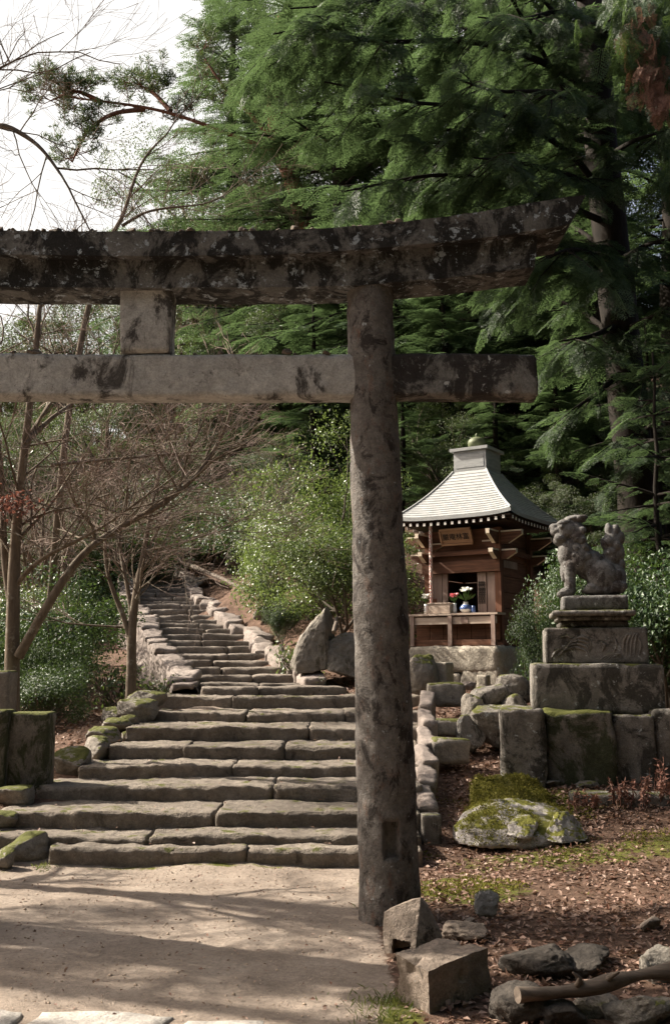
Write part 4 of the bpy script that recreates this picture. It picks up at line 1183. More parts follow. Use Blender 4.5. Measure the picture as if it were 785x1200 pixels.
sp('interior_floor', M['black'], (-hh + .03, hh - .03, -hh + .03, hh - .03, z_dk - .05, z_dk - .02))
sp('inner_altar', M['wood_dark'], (-.3, .3, .1, .5, z_dk - .02, z_dk + .18), (-.22, .22, .2, .5, z_dk + .181, z_dk + .4))

def text_mesh(name, s, size, mat, parent, M4, vertical=False, spacing=1.0):
    cu = bpy.data.curves.new(name, 'FONT'); cu.body = '\n'.join(s) if vertical else s
    cu.size = size; cu.extrude = 0.0015; cu.align_x = 'CENTER'; cu.align_y = 'CENTER'; cu.space_character = spacing; cu.space_line = spacing
    cu.resolution_u = 2
    o = bpy.data.objects.new(name + '_tmp', cu); COL.objects.link(o)
    bpy.context.view_layer.update()
    me = bpy.data.meshes.new_from_object(o.evaluated_get(bpy.context.evaluated_depsgraph_get()))
    bpy.data.objects.remove(o); bpy.data.curves.remove(cu)
    me.name = name; me.materials.clear(); me.materials.append(mat)
    me.transform(M4)
    o = bpy.data.objects.new(name, me); COL.objects.link(o); o.parent = parent
    return o
def front_mat(x, y, z, tilt=0.0):
    return Matrix.Translation((x, y, z)) @ Matrix.Rotation(R(90) + tilt, 4, 'X')
for k in range(3):
    text_mesh('inscription', '奉納大願成就家内安全', 0.044, M['ink'], wp, front_mat(dx1 + .035 + k * .04, -hh - .0475, (z_dk + z_l0) / 2), True, 0.78)

# shelf in front of the door
yf_ = -HB - 0.30
sp('shelf_board', M['wood_rail'], (-.80, HB + .06, yf_, -HB + .02, z_dk - .035, z_dk))
sp('fascia_rail', M['wood_rail'], (-.80, HB + .03, yf_ + .03, yf_ + .06, z_dk - .17, z_dk - .055))
for x in (-.74, -.08, HB - .02):
    sp('shelf_post', M['wood_grey'], (x - .035, x + .035, yf_ + .0, yf_ + .029, z_st + .002, z_dk - .036))
sp('lower_rail', M['wood_h'], (-.78, HB + .02, yf_ + .035, yf_ + .09, z_st + .003, z_st + .10))
sp('skirt_boards', M['wood_h'], *[(-.78 + k * .24, -.78 + k * .24 + .235, -HB - .075, -HB - .05, z_st + .09, z_dk - .04) for k in range(6)])
sp('price_slip', M['wood_grey'], (.10, .22, yf_ + .022, yf_ + .0295, z_dk - .16, z_dk - .06))

# roof
def prof(t):            # t 0 at the eave, 1 at the ridge box -> (s, z)
    return sE + (sB - sE) * t, zE + (zB - zE) * (0.82 * t + 0.18 * t ** 2.5)
NC = 17
m = MB()
uu = np.linspace(-1, 1, 25)
def sidept(side, s, z, u):
    lift = 0.05 * np.abs(u) ** 4 * max(0.0, (s - sB) / (sE - sB)) ** 2
    x = u * s; y = np.full_like(u, -s)
    for _ in range(side): x, y = -y, x
    return np.stack([x, y, z + lift], 1)
for side in range(4):
    for k in range(NC):
        s0, z0 = prof(k / NC); s1, z1 = prof((k + 1) / NC)
        z0b = prof(k / NC)[1]
        a = sidept(side, s0 + .004, z0 + .012, uu); b = sidept(side, s1, z1 + .001, uu); c = sidept(side, s0 + .003, z0 - (.002 if k else .05), uu)
        n = len(uu); v = np.concatenate([c, a, b])
        i = np.arange(3 * n).reshape(3, n)
        m.add(v, np.stack([i[:-1, :-1], i[:-1, 1:], i[1:, 1:], i[1:, :-1]], -1).reshape(-1, 4))
rf = m.build('roof', M['roof'], shr, smooth=False)
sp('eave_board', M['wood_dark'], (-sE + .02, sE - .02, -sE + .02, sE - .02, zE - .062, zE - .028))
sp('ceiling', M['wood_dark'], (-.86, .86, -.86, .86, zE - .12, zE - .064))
m = MB()
for side in range(4):                                                    # hip ridges
    ts = np.linspace(0, 1, 16); q = []
    for t in ts:
        s, z = prof(t); q.append(sidept(side, s, z, np.array([1.0]))[0] + np.array([0, 0, .012]))
    tube(m, q, 0.018, 6)
m.build('hip_ridge', M['roof'], shr)
bx_ = sB - .005
sp('roof_box', M['roof'], (-bx_, bx_, -bx_, bx_, zB - .05, zT)); 
sp('roof_box_panel', M['roof'], (-bx_ + .04, bx_ - .04, -bx_ - .006, bx_ + .006, zB + .06, zT - .05), (-bx_ - .006, bx_ + .006, -bx_ + .04, bx_ - .04, zB + .06, zT - .05))
sp('roof_cap', M['roof'], (-bx_ - .05, bx_ + .05, -bx_ - .05, bx_ + .05, zT + .001, zT + .055))
m = MB()
v, f = ico(3); v = v * np.array([.15, .15, .115]); v[:, 2] += zT + .17
m.add(v, f); v, f = ico(2); m.add(v * np.array([.02, .02, .05]) + np.array([0, 0, zT + .30]), f); m.add(ico(2)[0] * np.array([.10, .10, .03]) + np.array([0, 0, zT + .07]), ico(2)[1])
m.build('roof_finial', M['finial'], shr)
# rafters with white painted ends
def rafter(side, u):
    rm = np.array(Matrix.Rotation(side * PI / 2, 3, 'Z'))
    lift = 0.05 * abs(u / .9) ** 4 * .8
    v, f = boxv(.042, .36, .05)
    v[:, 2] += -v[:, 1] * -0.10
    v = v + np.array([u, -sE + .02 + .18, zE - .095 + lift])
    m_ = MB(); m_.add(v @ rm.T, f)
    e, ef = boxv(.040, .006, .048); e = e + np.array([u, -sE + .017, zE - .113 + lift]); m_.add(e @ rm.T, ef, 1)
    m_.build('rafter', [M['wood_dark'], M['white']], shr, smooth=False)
for side in range(4):
    for u in np.linspace(-.86, .86, 15 if side in (0, 1) else 9): rafter(side, u)
# bracket arms at the corners
def arm(corner, d, z, L, h, w=.07, st=0.0):
    """an arm with a cream painted slanting nose pointing along d from a corner"""
    d = np.array(d, float); n = np.array([-d[1], d[0]])
    m_ = MB()
    pts = [(st, 0), (st, h), (L, h), (L, h * .72), (st + (L - st) * .35, 0)]
    V = []
    for s in (-1, 1):
        for a, b in pts: V.append([corner[0] + d[0] * a + n[0] * s * w / 2, corner[1] + d[1] * a + n[1] * s * w / 2, z + b])
    V = np.array(V); k = 5
    m_.f.append(np.array([[0, 1, 2, 3, 4], [9, 8, 7, 6, 5]])); m_.v.append(V); m_.m.append(np.zeros(2, np.int32)); m_.n = 10
    for i_ in range(5):
        j_ = (i_ + 1) % 5
        m_.f.append(np.array([[i_, i_ + 5, j_ + 5, j_]])); m_.m.append(np.full(1, 1 if i_ in (2, 3) else 0, np.int32))
    # thin cream line along top edge
    t, tf = boxv(L - st, w + .006, .022); a_ = math.atan2(d[1], d[0])
    t = xf(t, (corner[0] + d[0] * (L + st) / 2, corner[1] + d[1] * (L + st) / 2, z + h + .0125), (0, 0, a_)); m_.add(t, tf, 1)
    m_.build('bracket_arm', [M['wood_h'], M['cream']], shr, smooth=False)
c_ = HB - .05
for sx in (-1, 1):
    for sy in (-1, 1):
        arm((sx * c_, sy * c_), (sx, 0), z_l1 + .0, .30, .13, st=.055); arm((sx * c_, sy * c_), (0, sy), z_l1 + .0, .30, .13, st=.055)
        arm((sx * c_, sy * c_), (sx, 0), z_l1 + .24, .40, .18, .06, st=.055); arm((sx * c_, sy * c_), (0, sy), z_l1 + .24, .40, .18, .06, st=.055)
        arm((sx * c_, sy * c_), (-sx, 0), z_l1 + .19, .26, .10, .06, st=.055)
# name plaque leaning out under the eave
pl = sp('name_plaque', M['plaque'], (-.245, .245, -.014, .014, -.105, .105))
for a in ((-.27, .27, -.03, .02, .105, .14), (-.27, .27, -.03, .02, -.14, -.105), (-.28, -.245, -.03, .02, -.105, .105), (.245, .28, -.03, .02, -.105, .105)):
    sp('plaque_frame', M['plaque'], a, parent=pl)
text_mesh('plaque_lettering', '嚴庵林富', 0.115, M['ink'], pl, front_mat(0, -.0165, -.006), False, 1.0)
pl.location = (-0.02, -HB - .14, (z_l1 + .17 + zE) / 2 - .05); pl.rotation_euler = (R(24), 0, 0)

def on_shrine(x, y, z): return Vector((cxy[0], cxy[1], GZ)) + Vector(rotm @ np.array([x, y, z]))
# bell rope and things on the shelf (each a thing of its own)
m = MB(); zt_ = zE - .12
t = np.linspace(0, 1, 60)
for s in range(3):
    an = t * 40 + s * 2.09
    tube(m, np.stack([.014 * np.cos(an), .014 * np.sin(an), -t * (zt_ - z_dk - .13)], 1), .016, 6)
rp_ = m.build('bell_rope', M['rope']); rp_.location = on_shrine(-.46, -HB - .16, zt_); tag(rp_, 'twisted white and red bell rope hanging before the shrine door', 'rope')
tb = MB(); v, f = boxv(.07, .02, .16, (.05, -.01, -(zt_ - z_dk - .16))); tb.add(v, f); tb.build('wooden_tag', M['wood'], rp_, smooth=False)
v, f = ico(2); tb = MB(); tb.add(v * .032 + np.array([0, 0, -(zt_ - z_dk - .10)]), f); tb.build('rope_knot', M['pink'], rp_)
ob = empty('offering_box', on_shrine(-.28, -HB - .17, z_dk), 'pale wooden offering box standing on the shrine shelf beneath the rope', 'box', None, RZ)
sp('box_body', M['wood_rail'], (-.19, .19, -.09, .09, .001, .15), parent=ob)
sp('box_rim', M['wood_rail'], (-.20, .20, -.10, -.07, .151, .172), (-.20, .20, .07, .10, .151, .172), (-.20, -.17, -.07, .07, .151, .172), (.17, .20, -.07, .07, .151, .172), parent=ob)
def lathe(mb, pr, n=24, mi=0, z0=0.0):
    pr = np.array(pr); th = np.linspace(0, 2 * PI, n, endpoint=False)
    V = np.stack([pr[:, None, 0] * np.cos(th), pr[:, None, 0] * np.sin(th), np.repeat(pr[:, None, 1], n, 1) + z0], -1)
    i = np.arange(len(pr) * n).reshape(len(pr), n); j = np.roll(i, -1, 1)
    mb.add(V.reshape(-1, 3), np.stack([i[:-1], j[:-1], j[1:], i[1:]], -1).reshape(-1, 4), mi)
def flowers(parent, col, n, h, seed, leafn=12):
    r = random.Random(seed); m = MB(); pm = MB()
    pts, dr = [], []
    for k in range(n):
        a = r.uniform(0, 6.28); e = r.uniform(.1, .5)
        tip = np.array([math.cos(a) * e * h * .5, math.sin(a) * e * h * .5, h * r.uniform(.7, 1.1)])
        tube(m, [np.zeros(3), tip * .5 + np.array([0, 0, .02]), tip], .004, 5)
        for q in range(7):
            b = q * 0.9
            dd = np.array([math.cos(b), math.sin(b), .5]); pts.append(tip); dr.append(dd)
    pts, dr = np.array(pts), np.array(dr)
    leaves(pm, pts, dr, np.cross(dr, [0.3, 0.2, 1]), .075, .04, .2)
    a = np.random.default_rng(seed).uniform(-1, 1, (leafn, 3)); a[:, 2] = np.abs(a[:, 2]) + .4
    leaves(m, np.c_[a[:, :2] * .03, np.full(leafn, .04)], a, np.cross(a, [1, .2, .1]), h * .7, .03, .2)
    m.build('flower_stems', M['stem'], parent); pm.build('flower_heads', M[col], parent)
vs = empty('flower_vase', on_shrine(.12, -HB - .13, z_dk), 'round blue and white vase holding white lilies on the shrine shelf', 'vase')
m = MB(); lathe(m, [(.0, .001), (.05, .001), (.085, .04), (.092, .075), (.075, .115), (.04, .145), (.035, .165), (.045, .175), (.02, .174)]); m.build('vase_body', M['porcelain'], vs)
m = MB(); lathe(m, [(.0935, .062), (.0955, .075), (.079, .114), (.060, .131)]); m.build('glaze_band', M['blue'], vs)
e = empty('flower_spray', (0, 0, .165)); e.parent = vs
bpy.data.objects.remove(e)
fl = MB(); flp = empty('x', (0, 0, 0)); bpy.data.objects.remove(flp)
hold = empty('lily_bunch', on_shrine(.12, -HB - .13, z_dk + .165), 'bunch of white lilies and green leaves standing in the round vase', 'flowers')
flowers(hold, 'petal', 4, .24, 3)
def small_vase(x, label, col, fc=None, h=.15):
    e = empty('small_vase', on_shrine(x, -HB - .15, z_dk), label, 'vase')
    m = MB(); lathe(m, [(0, .001), (.03, .001), (.034, h * .3), (.026, h * .75), (.032, h), (.01, h)], 16); m.build('vase_body', M[col], e)
    if fc:
        f_ = empty('flower_bunch', on_shrine(x, -HB - .15, z_dk + h - .01), 'little bunch of %s flowers in the narrow vase beside the %s' % (fc, 'box' if x > -.3 else 'rope'), 'flowers'); flowers(f_, 'pink' if fc == 'pink' else 'petal', 3, .13, int(x * 50) + 90, 8)
small_vase(-.06, 'slim white vase between offering box and round vase', 'porcelain', 'pink', .16)
small_vase(-.56, 'slim white vase on the shelf corner past the bell rope', 'porcelain', 'white', .16)
small_vase(.26, 'little bluish cup vase right of the lilies on the shelf', 'blue', None, .11)

# ------------------------------------------------------------------ trees: generators
def rvec(n): 
    v = rng.normal(size=(n, 3)); return v / np.linalg.norm(v, axis=1, keepdims=True)

def grow(mb, p, d, L, r, depth, tips, up=0.15, wob=0.18, kids=(3, 5), ang=(0.45, 0.95), lr=(0.55, 0.78), k=6, sides=6, minr=0.004, twigs=None, start=0.3):
    """recursive bare branch; thin ends go to 'twigs' as straight segments"""
    d = np.asarray(d, float) / np.linalg.norm(d)
    pts, dirs = [np.asarray(p, float)], [d]
    for i in range(k):
        d = d + rng.normal(size=3) * wob + np.array([0, 0, up * 0.3]); d /= np.linalg.norm(d)
        pts.append(pts[-1] + d * L / k); dirs.append(d)
    pts = np.array(pts); rad = np.linspace(r, max(minr, r * 0.55), len(pts))
    if depth <= 1 and twigs is not None:
        for i in range(k): twigs.append((pts[i], pts[i + 1], rad[i], rad[i + 1]))
    else:
        tube(mb, pts, rad, sides, cap=False)
    tips.append((pts[-1], dirs[-1], depth))
    if depth <= 0: return
    n = rng.integers(kids[0], kids[1] + 1)
    for c in range(n):
        t = start + (1 - start) * (c + rng.random() * 0.8) / n
        i = min(k, int(t * k)); b = dirs[i]
        ax = np.cross(b, rvec(1)[0]); ax /= max(np.linalg.norm(ax), 1e-6)
        a = rng.uniform(*ang)
        nd = b * math.cos(a) + ax * math.sin(a); nd[2] += up
        grow(mb, pts[i], nd, L * rng.uniform(*lr), rad[i] * rng.uniform(.5, .72), depth - 1, tips, up, wob, kids, ang, lr, max(3, k - 1), max(4, sides - 1), minr, twigs, start)

def twig_mesh(mb, twigs):
    if twigs:
        segs(mb, np.array([t[0] for t in twigs]), np.array([t[1] for t in twigs]), np.array([t[2] for t in twigs]), np.array([t[3] for t in twigs]))

def oak_proto(name, seed, H=10.0, leafL=0.13, nleaf=42000, crown_r=3.4, lf='lf_oak', bark='bark_oak', trunk_frac=0.22, upn=0.6, spread=0.34):
    global rng
    rng = np.random.default_rng(seed)
    root = empty(name, (0, 0, 0)); wood = MB(); tips = []
    p = np.zeros(3)
    n_st = 1
    tr = [np.array([0, 0, -1.5 * H / 10])]
    for k in range(6): tr.append(tr[-1] + np.array([rng.normal() * .03 * H, rng.normal() * .03 * H, H * trunk_frac / 6 + .25 * H / 10]))
    tr = np.array(tr); tube(wood, tr, np.linspace(.024 * H, .015 * H, 7), 9)
    top = tr[-1]
    nb_ = 8
    for k in range(nb_):
        a = 2 * PI * k / nb_ + rng.random()
        e = rng.uniform(.15, 1.1)
        d = np.array([math.cos(a) * math.cos(e), math.sin(a) * math.cos(e), math.sin(e)])
        grow(wood, top + np.array([0, 0, (k % 3 - 1) * .06 * H]), d, (H - top[2]) * rng.uniform(.52, .70) * (0.72 + .3 * math.sin(e)), .011 * H, 2, tips, 0.12, .14, (3, 4), (.4, .9), (.5, .7), 6, 6, .006)
    wood.build('trunk', M[bark], root)
    cl = np.array([t[0] for t in tips if t[2] <= 1])
    w = rng.uniform(.4, 1.4, len(cl)); w /= w.sum()
    idx = rng.choice(len(cl), nleaf, p=w)
    g = rng.normal(size=(nleaf, 3)); g /= np.maximum(1, np.linalg.norm(g, axis=1, keepdims=True) / 1.7)
    rad = rng.uniform(.55, 1.25, len(cl)) * spread * H / 10 * 1.5
    pos = cl[idx] + g * rad[idx][:, None] * np.array([1, 1, .62])
    out = pos - np.array([0, 0, H * .45]); out /= np.linalg.norm(out, axis=1, keepdims=True)
    nr = out * .5 + np.array([0, 0, upn]) + rng.normal(size=(nleaf, 3)) * .55
    d = np.cross(nr, rvec(nleaf)); d[:, 2] -= .25
    lv = MB(); s = rng.uniform(.65, 1.25, nleaf) * leafL
    leaves(lv, pos, d, nr, s, s * .5, .12)
    lv.build('crown', M[lf], root, smooth=False)
    zmax = lv.data()[:, 2].max()
    return root, float(np.percentile(lv.data()[:, 2], 99.7))

def spray_geo(L=0.55, nt=11, seed=1, per=6, wid=0.45, nl=0.066, nw=0.017):
    """one flat fir spray along +x in the xy plane: points, directions, lengths"""
    r = np.random.default_rng(seed); pos, dr, ln = [], [], []
    for i in range(nt):
        t = (i + .6) / nt
        for s in (-1, 1):
            sl = L * wid * (1 - t) ** .75 * r.uniform(.8, 1.1) + .03
            a = R(r.uniform(48, 62)) * s
            u = np.array([math.cos(a), math.sin(a), 0]); b = np.array([t * L, 0, 0])
            m_ = max(1, int(per * sl / (L * wid) + .5))
            for q in range(m_):
                c = b + u * sl * (q + .3) / m_
                for s2 in (-1, 1):
                    a2 = a + R(38) * s2
                    pos.append(c); dr.append([math.cos(a2), math.sin(a2), r.uniform(-.25, .12)]); ln.append(nl * r.uniform(.75, 1.2))
            pos.append(b + u * sl * .9); dr.append([u[0], u[1], -.1]); ln.append(nl)
    pos = np.array(pos); pos[:, 2] -= .35 * (pos[:, 0] / L) ** 2 * L * .5 + .25 * np.abs(pos[:, 1])
    return pos, np.array(dr), np.array(ln), nw

SPR = [spray_geo(seed=k) for k in range(4)]
SPR_FAR = [spray_geo(nt=8, per=4, nl=.10, nw=.024, seed=k + 9) for k in range(3)]
def place_sprays(mb, P0, D, S, lib, droop=0.0):
    """put sprays at P0 with axis D and scale S"""
    P0, D, S = np.asarray(P0), np.asarray(D, float), np.asarray(S)
    D = D / np.linalg.norm(D, axis=1, keepdims=True)
    k = rng.integers(0, len(lib), len(P0))
    for q in range(len(lib)):
        m_ = k == q
        if not m_.any(): continue
        pos, dr, ln, nw = lib[q]
        d = D[m_]; up = np.array([0, 0, 1.0]) + rng.normal(size=(m_.sum(), 3)) * .22
        sd = np.cross(up, d); sd /= np.linalg.norm(sd, axis=1, keepdims=True); n = np.cross(d, sd)
        B = np.stack([d, sd, n], 1)                                  # rows: x, y, z axes
        PP = np.einsum('ij,njk->nik', pos, B) * S[m_][:, None, None] + P0[m_][:, None, :]
        DD = np.einsum('ij,njk->nik', dr, B)
        NN = np.repeat(n[:, None, :], len(pos), 1) + rng.normal(size=PP.shape) * .25
        LL = (ln[None, :] * S[m_][:, None])
        leaves(mb, PP.reshape(-1, 3), DD.reshape(-1, 3), NN.reshape(-1, 3), LL.ravel(), np.full(LL.size, nw) * np.repeat(S[m_], len(pos)), .1)

def fir_proto(name, seed, H=14.0, rad=3.3, whorls=26, lib=None, lf='lf_fir', base=0.10, sp_per=13, droop=.35, gap=.12):
    global rng
    rng = np.random.default_rng(seed); lib = lib or SPR_FAR
    root = empty(name, (0, 0, 0)); wood = MB()
    tz_ = np.linspace(-1.5, H, 14)
    tr = np.stack([np.cumsum(rng.normal(size=14) * .035), np.cumsum(rng.normal(size=14) * .035), tz_], 1); tr[:, :2] -= tr[2, :2]
    tube(wood, tr, np.linspace(.022 * H, .02, 14), 9)
    P0, D, S = [], [], []
    for w in range(whorls):
        t = base + (1 - base) * (w + rng.random() * .7) / whorls
        z = t * H
        c = np.array([np.interp(z, tz_, tr[:, 0]), np.interp(z, tz_, tr[:, 1]), z])
        L0 = rad * (1 - t) ** .7 * (.75 + .25 * min(1, t * 5)) + .15
        for b in range(5):
            if rng.random() < gap: continue
            a = rng.uniform(0, 2 * PI); L = L0 * rng.uniform(.6, 1.15)
            e = .35 * (t - .35) + rng.normal() * .12
            k = 7; q = [c]; d = np.array([math.cos(a), math.sin(a), e])
            for i in range(k):
                d = d + np.array([rng.normal() * .06, rng.normal() * .06, -droop * .12 + .05 * (i > 4)]); q.append(q[-1] + d / np.linalg.norm(d) * L / k)
            q = np.array(q); tube(wood, q, np.linspace(.012 * L + .01, .006, k + 1), 5, cap=False)
            nn = max(4, int(sp_per * L / rad * 1.5))
            for i in range(nn):
                u = .18 + .82 * (i + rng.random()) / nn
                f_ = u * k; j = min(k - 1, int(f_)); pt = q[j] + (q[j + 1] - q[j]) * (f_ - j)
                ax = (q[j + 1] - q[j]); ax /= np.linalg.norm(ax)
                s = 1 if i % 2 else -1
                sd = np.cross([0, 0, 1], ax) * s
                dd = ax * rng.uniform(.35, .9) + sd * rng.uniform(.5, 1.0) + np.array([0, 0, -.12 - droop * .2])
                P0.append(pt); D.append(dd); S.append(rng.uniform(.7, 1.15) * (1.3 - .6 * u) * (H / 14) ** .5)
            P0.append(q[-1] - ax * .1); D.append(ax); S.append(1.0)
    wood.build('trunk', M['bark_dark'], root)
    lv = MB(); place_sprays(lv, P0, D, S, lib)
    lv.build('crown', M[lf], root, smooth=False)
    return root, H

def bare_proto(name, seed, H=6.0, depth=4, mat='twig', kids=(3, 4), up=.12, stems=1, ang=(.35, .8)):
    global rng
    rng = np.random.default_rng(seed)
    root = empty(name, (0, 0, 0)); wood = MB(); tw = []; tips = []
    m = MB()
    for s in range(stems):
        grow(wood, (0, 0, -.4), (rng.normal() * .15, rng.normal() * .15, 1), H * .45, .016 * H, depth, tips, up, .10, kids, ang, (.55, .8), 7, 8, .0022, tw, .35)
    wood.build('trunk', M['bark_maple'], root)
    twig_mesh(m, tw); m.build('twigs', M[mat], root, smooth=False)
    return root, max(t[0][2] for t in tips)

PROTO = {}
PROTO['oak'] = [oak_proto('evergreen_oak', 201, nleaf=85000, leafL=.085, spread=.28), oak_proto('evergreen_oak', 202, nleaf=75000, leafL=.085, spread=.31), oak_proto('evergreen_oak', 203, nleaf=90000, leafL=.08, spread=.27)]
PROTO['fir'] = [fir_proto('fir_tree', 211), fir_proto('fir_tree', 212, whorls=30, rad=2.9), fir_proto('fir_tree', 213, rad=3.8, droop=.6)]
PROTO['shrub'] = [oak_proto('evergreen_shrub', 221, H=3.0, leafL=.056, nleaf=30000, lf='lf_shrub', trunk_frac=.06, spread=.55), oak_proto('evergreen_shrub', 222, H=3.0, leafL=.058, nleaf=27000, lf='lf_shrub', trunk_frac=.05, spread=.6)]
PROTO['camellia'] = [oak_proto('camellia_bush', 231, H=2.6, leafL=.064, nleaf=20000, lf='lf_cam', trunk_frac=.05, spread=.65), oak_proto('camellia_bush', 232, H=2.6, leafL=.062, nleaf=20000, lf='lf_cam', trunk_frac=.05, spread=.68)]
PROTO['plant'] = [oak_proto('leafy_plant', 241, H=0.7, leafL=.085, nleaf=420, lf='lf_shrub', trunk_frac=.04, spread=1.3, upn=1.0)]
PROTO['youngfir'] = [fir_proto('young_fir', 215, H=5.0, rad=2.0, whorls=17, lib=SPR, sp_per=9, droop=.15)]
PROTO['bare'] = [bare_proto('bare_tree', 251, depth=5), bare_proto('bare_tree', 252, depth=5, up=.05), bare_proto('bare_tree', 253, depth=5, ang=(.45, 1.0))]
USED = {k: [False] * len(v) for k, v in PROTO.items()}
def plant(kind, px, top, Y, label, cat='tree', group=None, var=None, sx=1.0, rot=None, zoff=0.0):
    """stand a tree of a kind so that its top shows at (px, top) when it grows at depth Y"""
    var = random.randrange(len(PROTO[kind])) if var is None else var % len(PROTO[kind])
    root, H = PROTO[kind][var]
    x = P(px, HORIZON, Y)[0]; z0 = tz(x, Y) + zoff
    s = max(.15, (P(px, top, Y)[2] - z0) / H)
    o = root if not USED[kind][var] else copy_tree(root)
    USED[kind][var] = True
    o.location = (x, Y, z0); o.scale = (s * sx, s * sx, s); o.rotation_euler = (0, 0, random.uniform(0, 6.28) if rot is None else rot)
    return tag(o, label, cat, group)

# ------------------------------------------------------------------ the wooded hillside
FG = 'trees of the wooded hillside'
for k, (kind, px, top, Y, sx, lab) in enumerate((
    ('oak', 10, 392, 50, 1.0, 'far hazy evergreen tree at the picture edge under the open sky'),
    ('oak', 58, 362, 47, 1.0, 'far evergreen tree whose top shows just under the torii beam beside the sky'),
    ('oak', 112, 350, 44, 1.0, 'far evergreen tree behind the short strut of the torii'),
    ('oak', 40, 470, 36, 1.1, 'evergreen tree on the far slope behind the bare maples'),
    ('oak', 118, 455, 33, 1.1, 'evergreen tree on the slope behind the slim forked maple'),
    ('oak', -30, 480, 32, 1.1, 'evergreen tree cut by the picture edge on the valley side'),
    ('oak', 188, 232, 44, .62, 'tall glossy evergreen rising behind the torii strut into the sky'),
    ('oak', 262, 165, 43, .62, 'tall glossy evergreen next to the leaning red pine'),
    ('oak', 300, 240, 41, 1.0, 'grey green evergreen around the red pine trunk'),
    ('oak', 200, 400, 36, 1.1, 'broad evergreen showing below the torii tie beam above the stairs'),
    ('oak', 270, 372, 34, 1.0, 'broad evergreen seen between the two torii beams'),
    ('oak', 335, 350, 32, 1.0, 'glittering evergreen seen between the torii beams near the pillar'),
    ('oak', 250, 520, 31.5, 1.2, 'dark evergreen crouching just above the top of the upper stairs'),
    ('oak', 330, 505, 28, 1.0, 'dark evergreen above the hillside shrubs left of the pillar'),
    ('oak', 160, 540, 32, 1.1, 'low evergreen left of the head of the upper stairs'),
    ('oak', 70, 560, 27, 1.0, 'low round evergreen in the valley behind the double trunked maple'),
    ('fir', 268, -40, 40, 1.2, 'tall dark fir against the white sky beside the pine'),
    ('fir', 330, -110, 36, 1.2, 'tall fir with its tip above the picture over the torii'),
    ('fir', 405, -170, 32, 1.2, 'tall fir directly behind the torii pillar top'),
    ('fir', 480, -190, 29, 1.2, 'tall fir over the right part of the torii beam'),
    ('fir', 560, -180, 27, 1.2, 'tall fir behind the shrine roof'),
    ('fir', 640, -200, 28, 1.2, 'tall fir in the dark between shrine and great hemlock'),
    ('fir', 730, -200, 25, 1.3, 'tall fir hidden behind the great hemlock trunk'),
    ('fir', 810, -100, 21, 1.3, 'tall fir cut by the picture edge beyond the great hemlock'),
    ('fir', 372, 330, 27, 1.3, 'bright green fir between torii tie beam and top beam next to the pillar'),
    ('fir', 525, 300, 24, 1.5, 'fir under the curved end of the torii beam'),
    ('fir', 590, 420, 21.5, 1.5, 'fir right behind the shrine finial'),
    ('fir', 470, 430, 22, 1.5, 'fir behind the pillar and shrine roof edge'),
    ('fir', 660, 400, 20.5, 1.5, 'dark fir between shrine roof and great hemlock trunk'),
    ('fir', 780, 380, 19, 1.4, 'dark fir at the picture edge behind the lion'),
    ('oak', 440, 330, 30, 1.0, 'evergreen glinting behind the pillar'),
    ('oak', 520, 470, 23, 1.0, 'leafy evergreen behind the shrine roof slope'),
    ('oak', 700, 520, 20, 1.0, 'leafy evergreen in the shade behind the lion'),
    ('oak', 590, 90, 34, .8, 'evergreen high on the hill behind the great hemlock boughs'),
    ('oak', 440, 120, 38, .6, 'evergreen high on the hill above the torii pillar'),
    ('oak', 700, 250, 30, 1.2, 'evergreen deep in the wood behind the great hemlock'),
)):
    plant(kind, px, top, Y, lab, 'tree', FG, k, sx)
TW = 'bare winter trees on the slope'
for k, (px, top, Y, lab) in enumerate((
    (95, 478, 22, 'bare grey twigged tree standing behind the slim forked maple'),
    (40, 470, 20, 'bare spreading tree behind the double trunked maple'),
    (265, 520, 27, 'bare twiggy tree uphill of the upper stairs'),
    (150, 500, 25, 'bare tree on the valley side of the upper stairs'),
    (235, 170, 36, 'tall bare tree before the glossy evergreens beside the pine'),
    (290, 200, 35, 'tall bare tree with brown twigs below the pine trunk'),
    (10, 500, 25, 'bare tree at the picture edge in the valley'))):
    plant('bare', px, top, Y, lab, 'tree', TW, k, 1.15)

UG = 'evergreen bushes under the hillside trees'
for k, (px, top, Y, sx, lab) in enumerate(((215, 560, 30, 1.5, 'dark bush above the head of the upper stairs'), (270, 570, 27.5, 1.5, 'dark bush behind the fallen tree stem'), (310, 560, 25, 1.3, 'dark bush uphill of the blue grey rock'),
        (150, 600, 29, 1.4, 'dark bush left of the head of the upper stairs'), (90, 590, 27, 1.4, 'dark bush on the valley slope behind the slim maple'), (30, 600, 25, 1.4, 'dark bush on the valley slope behind the double maple'),
        (180, 520, 36, 1.6, 'greyish bush high above the upper stairs'), (250, 500, 36, 1.6, 'greyish bush high on the slope left of the tall shrub'), (110, 520, 36, 1.6, 'greyish bush high on the valley slope'), (300, 480, 32, 1.5, 'greyish bush just under the torii tie beam'),
        (40, 530, 34, 1.6, 'greyish bush far on the slope at the picture edge'), (340, 560, 22.5, 1.0, 'dark bush between tall shrub and fallen branch'), (200, 615, 31.5, 1.3, 'bush closing the top of the upper stairs'))):
    plant('oak' if k % 2 else 'camellia', px, top, Y, lab, 'shrub', UG, k, sx)
BG = 'unseen firs added to block sky light'
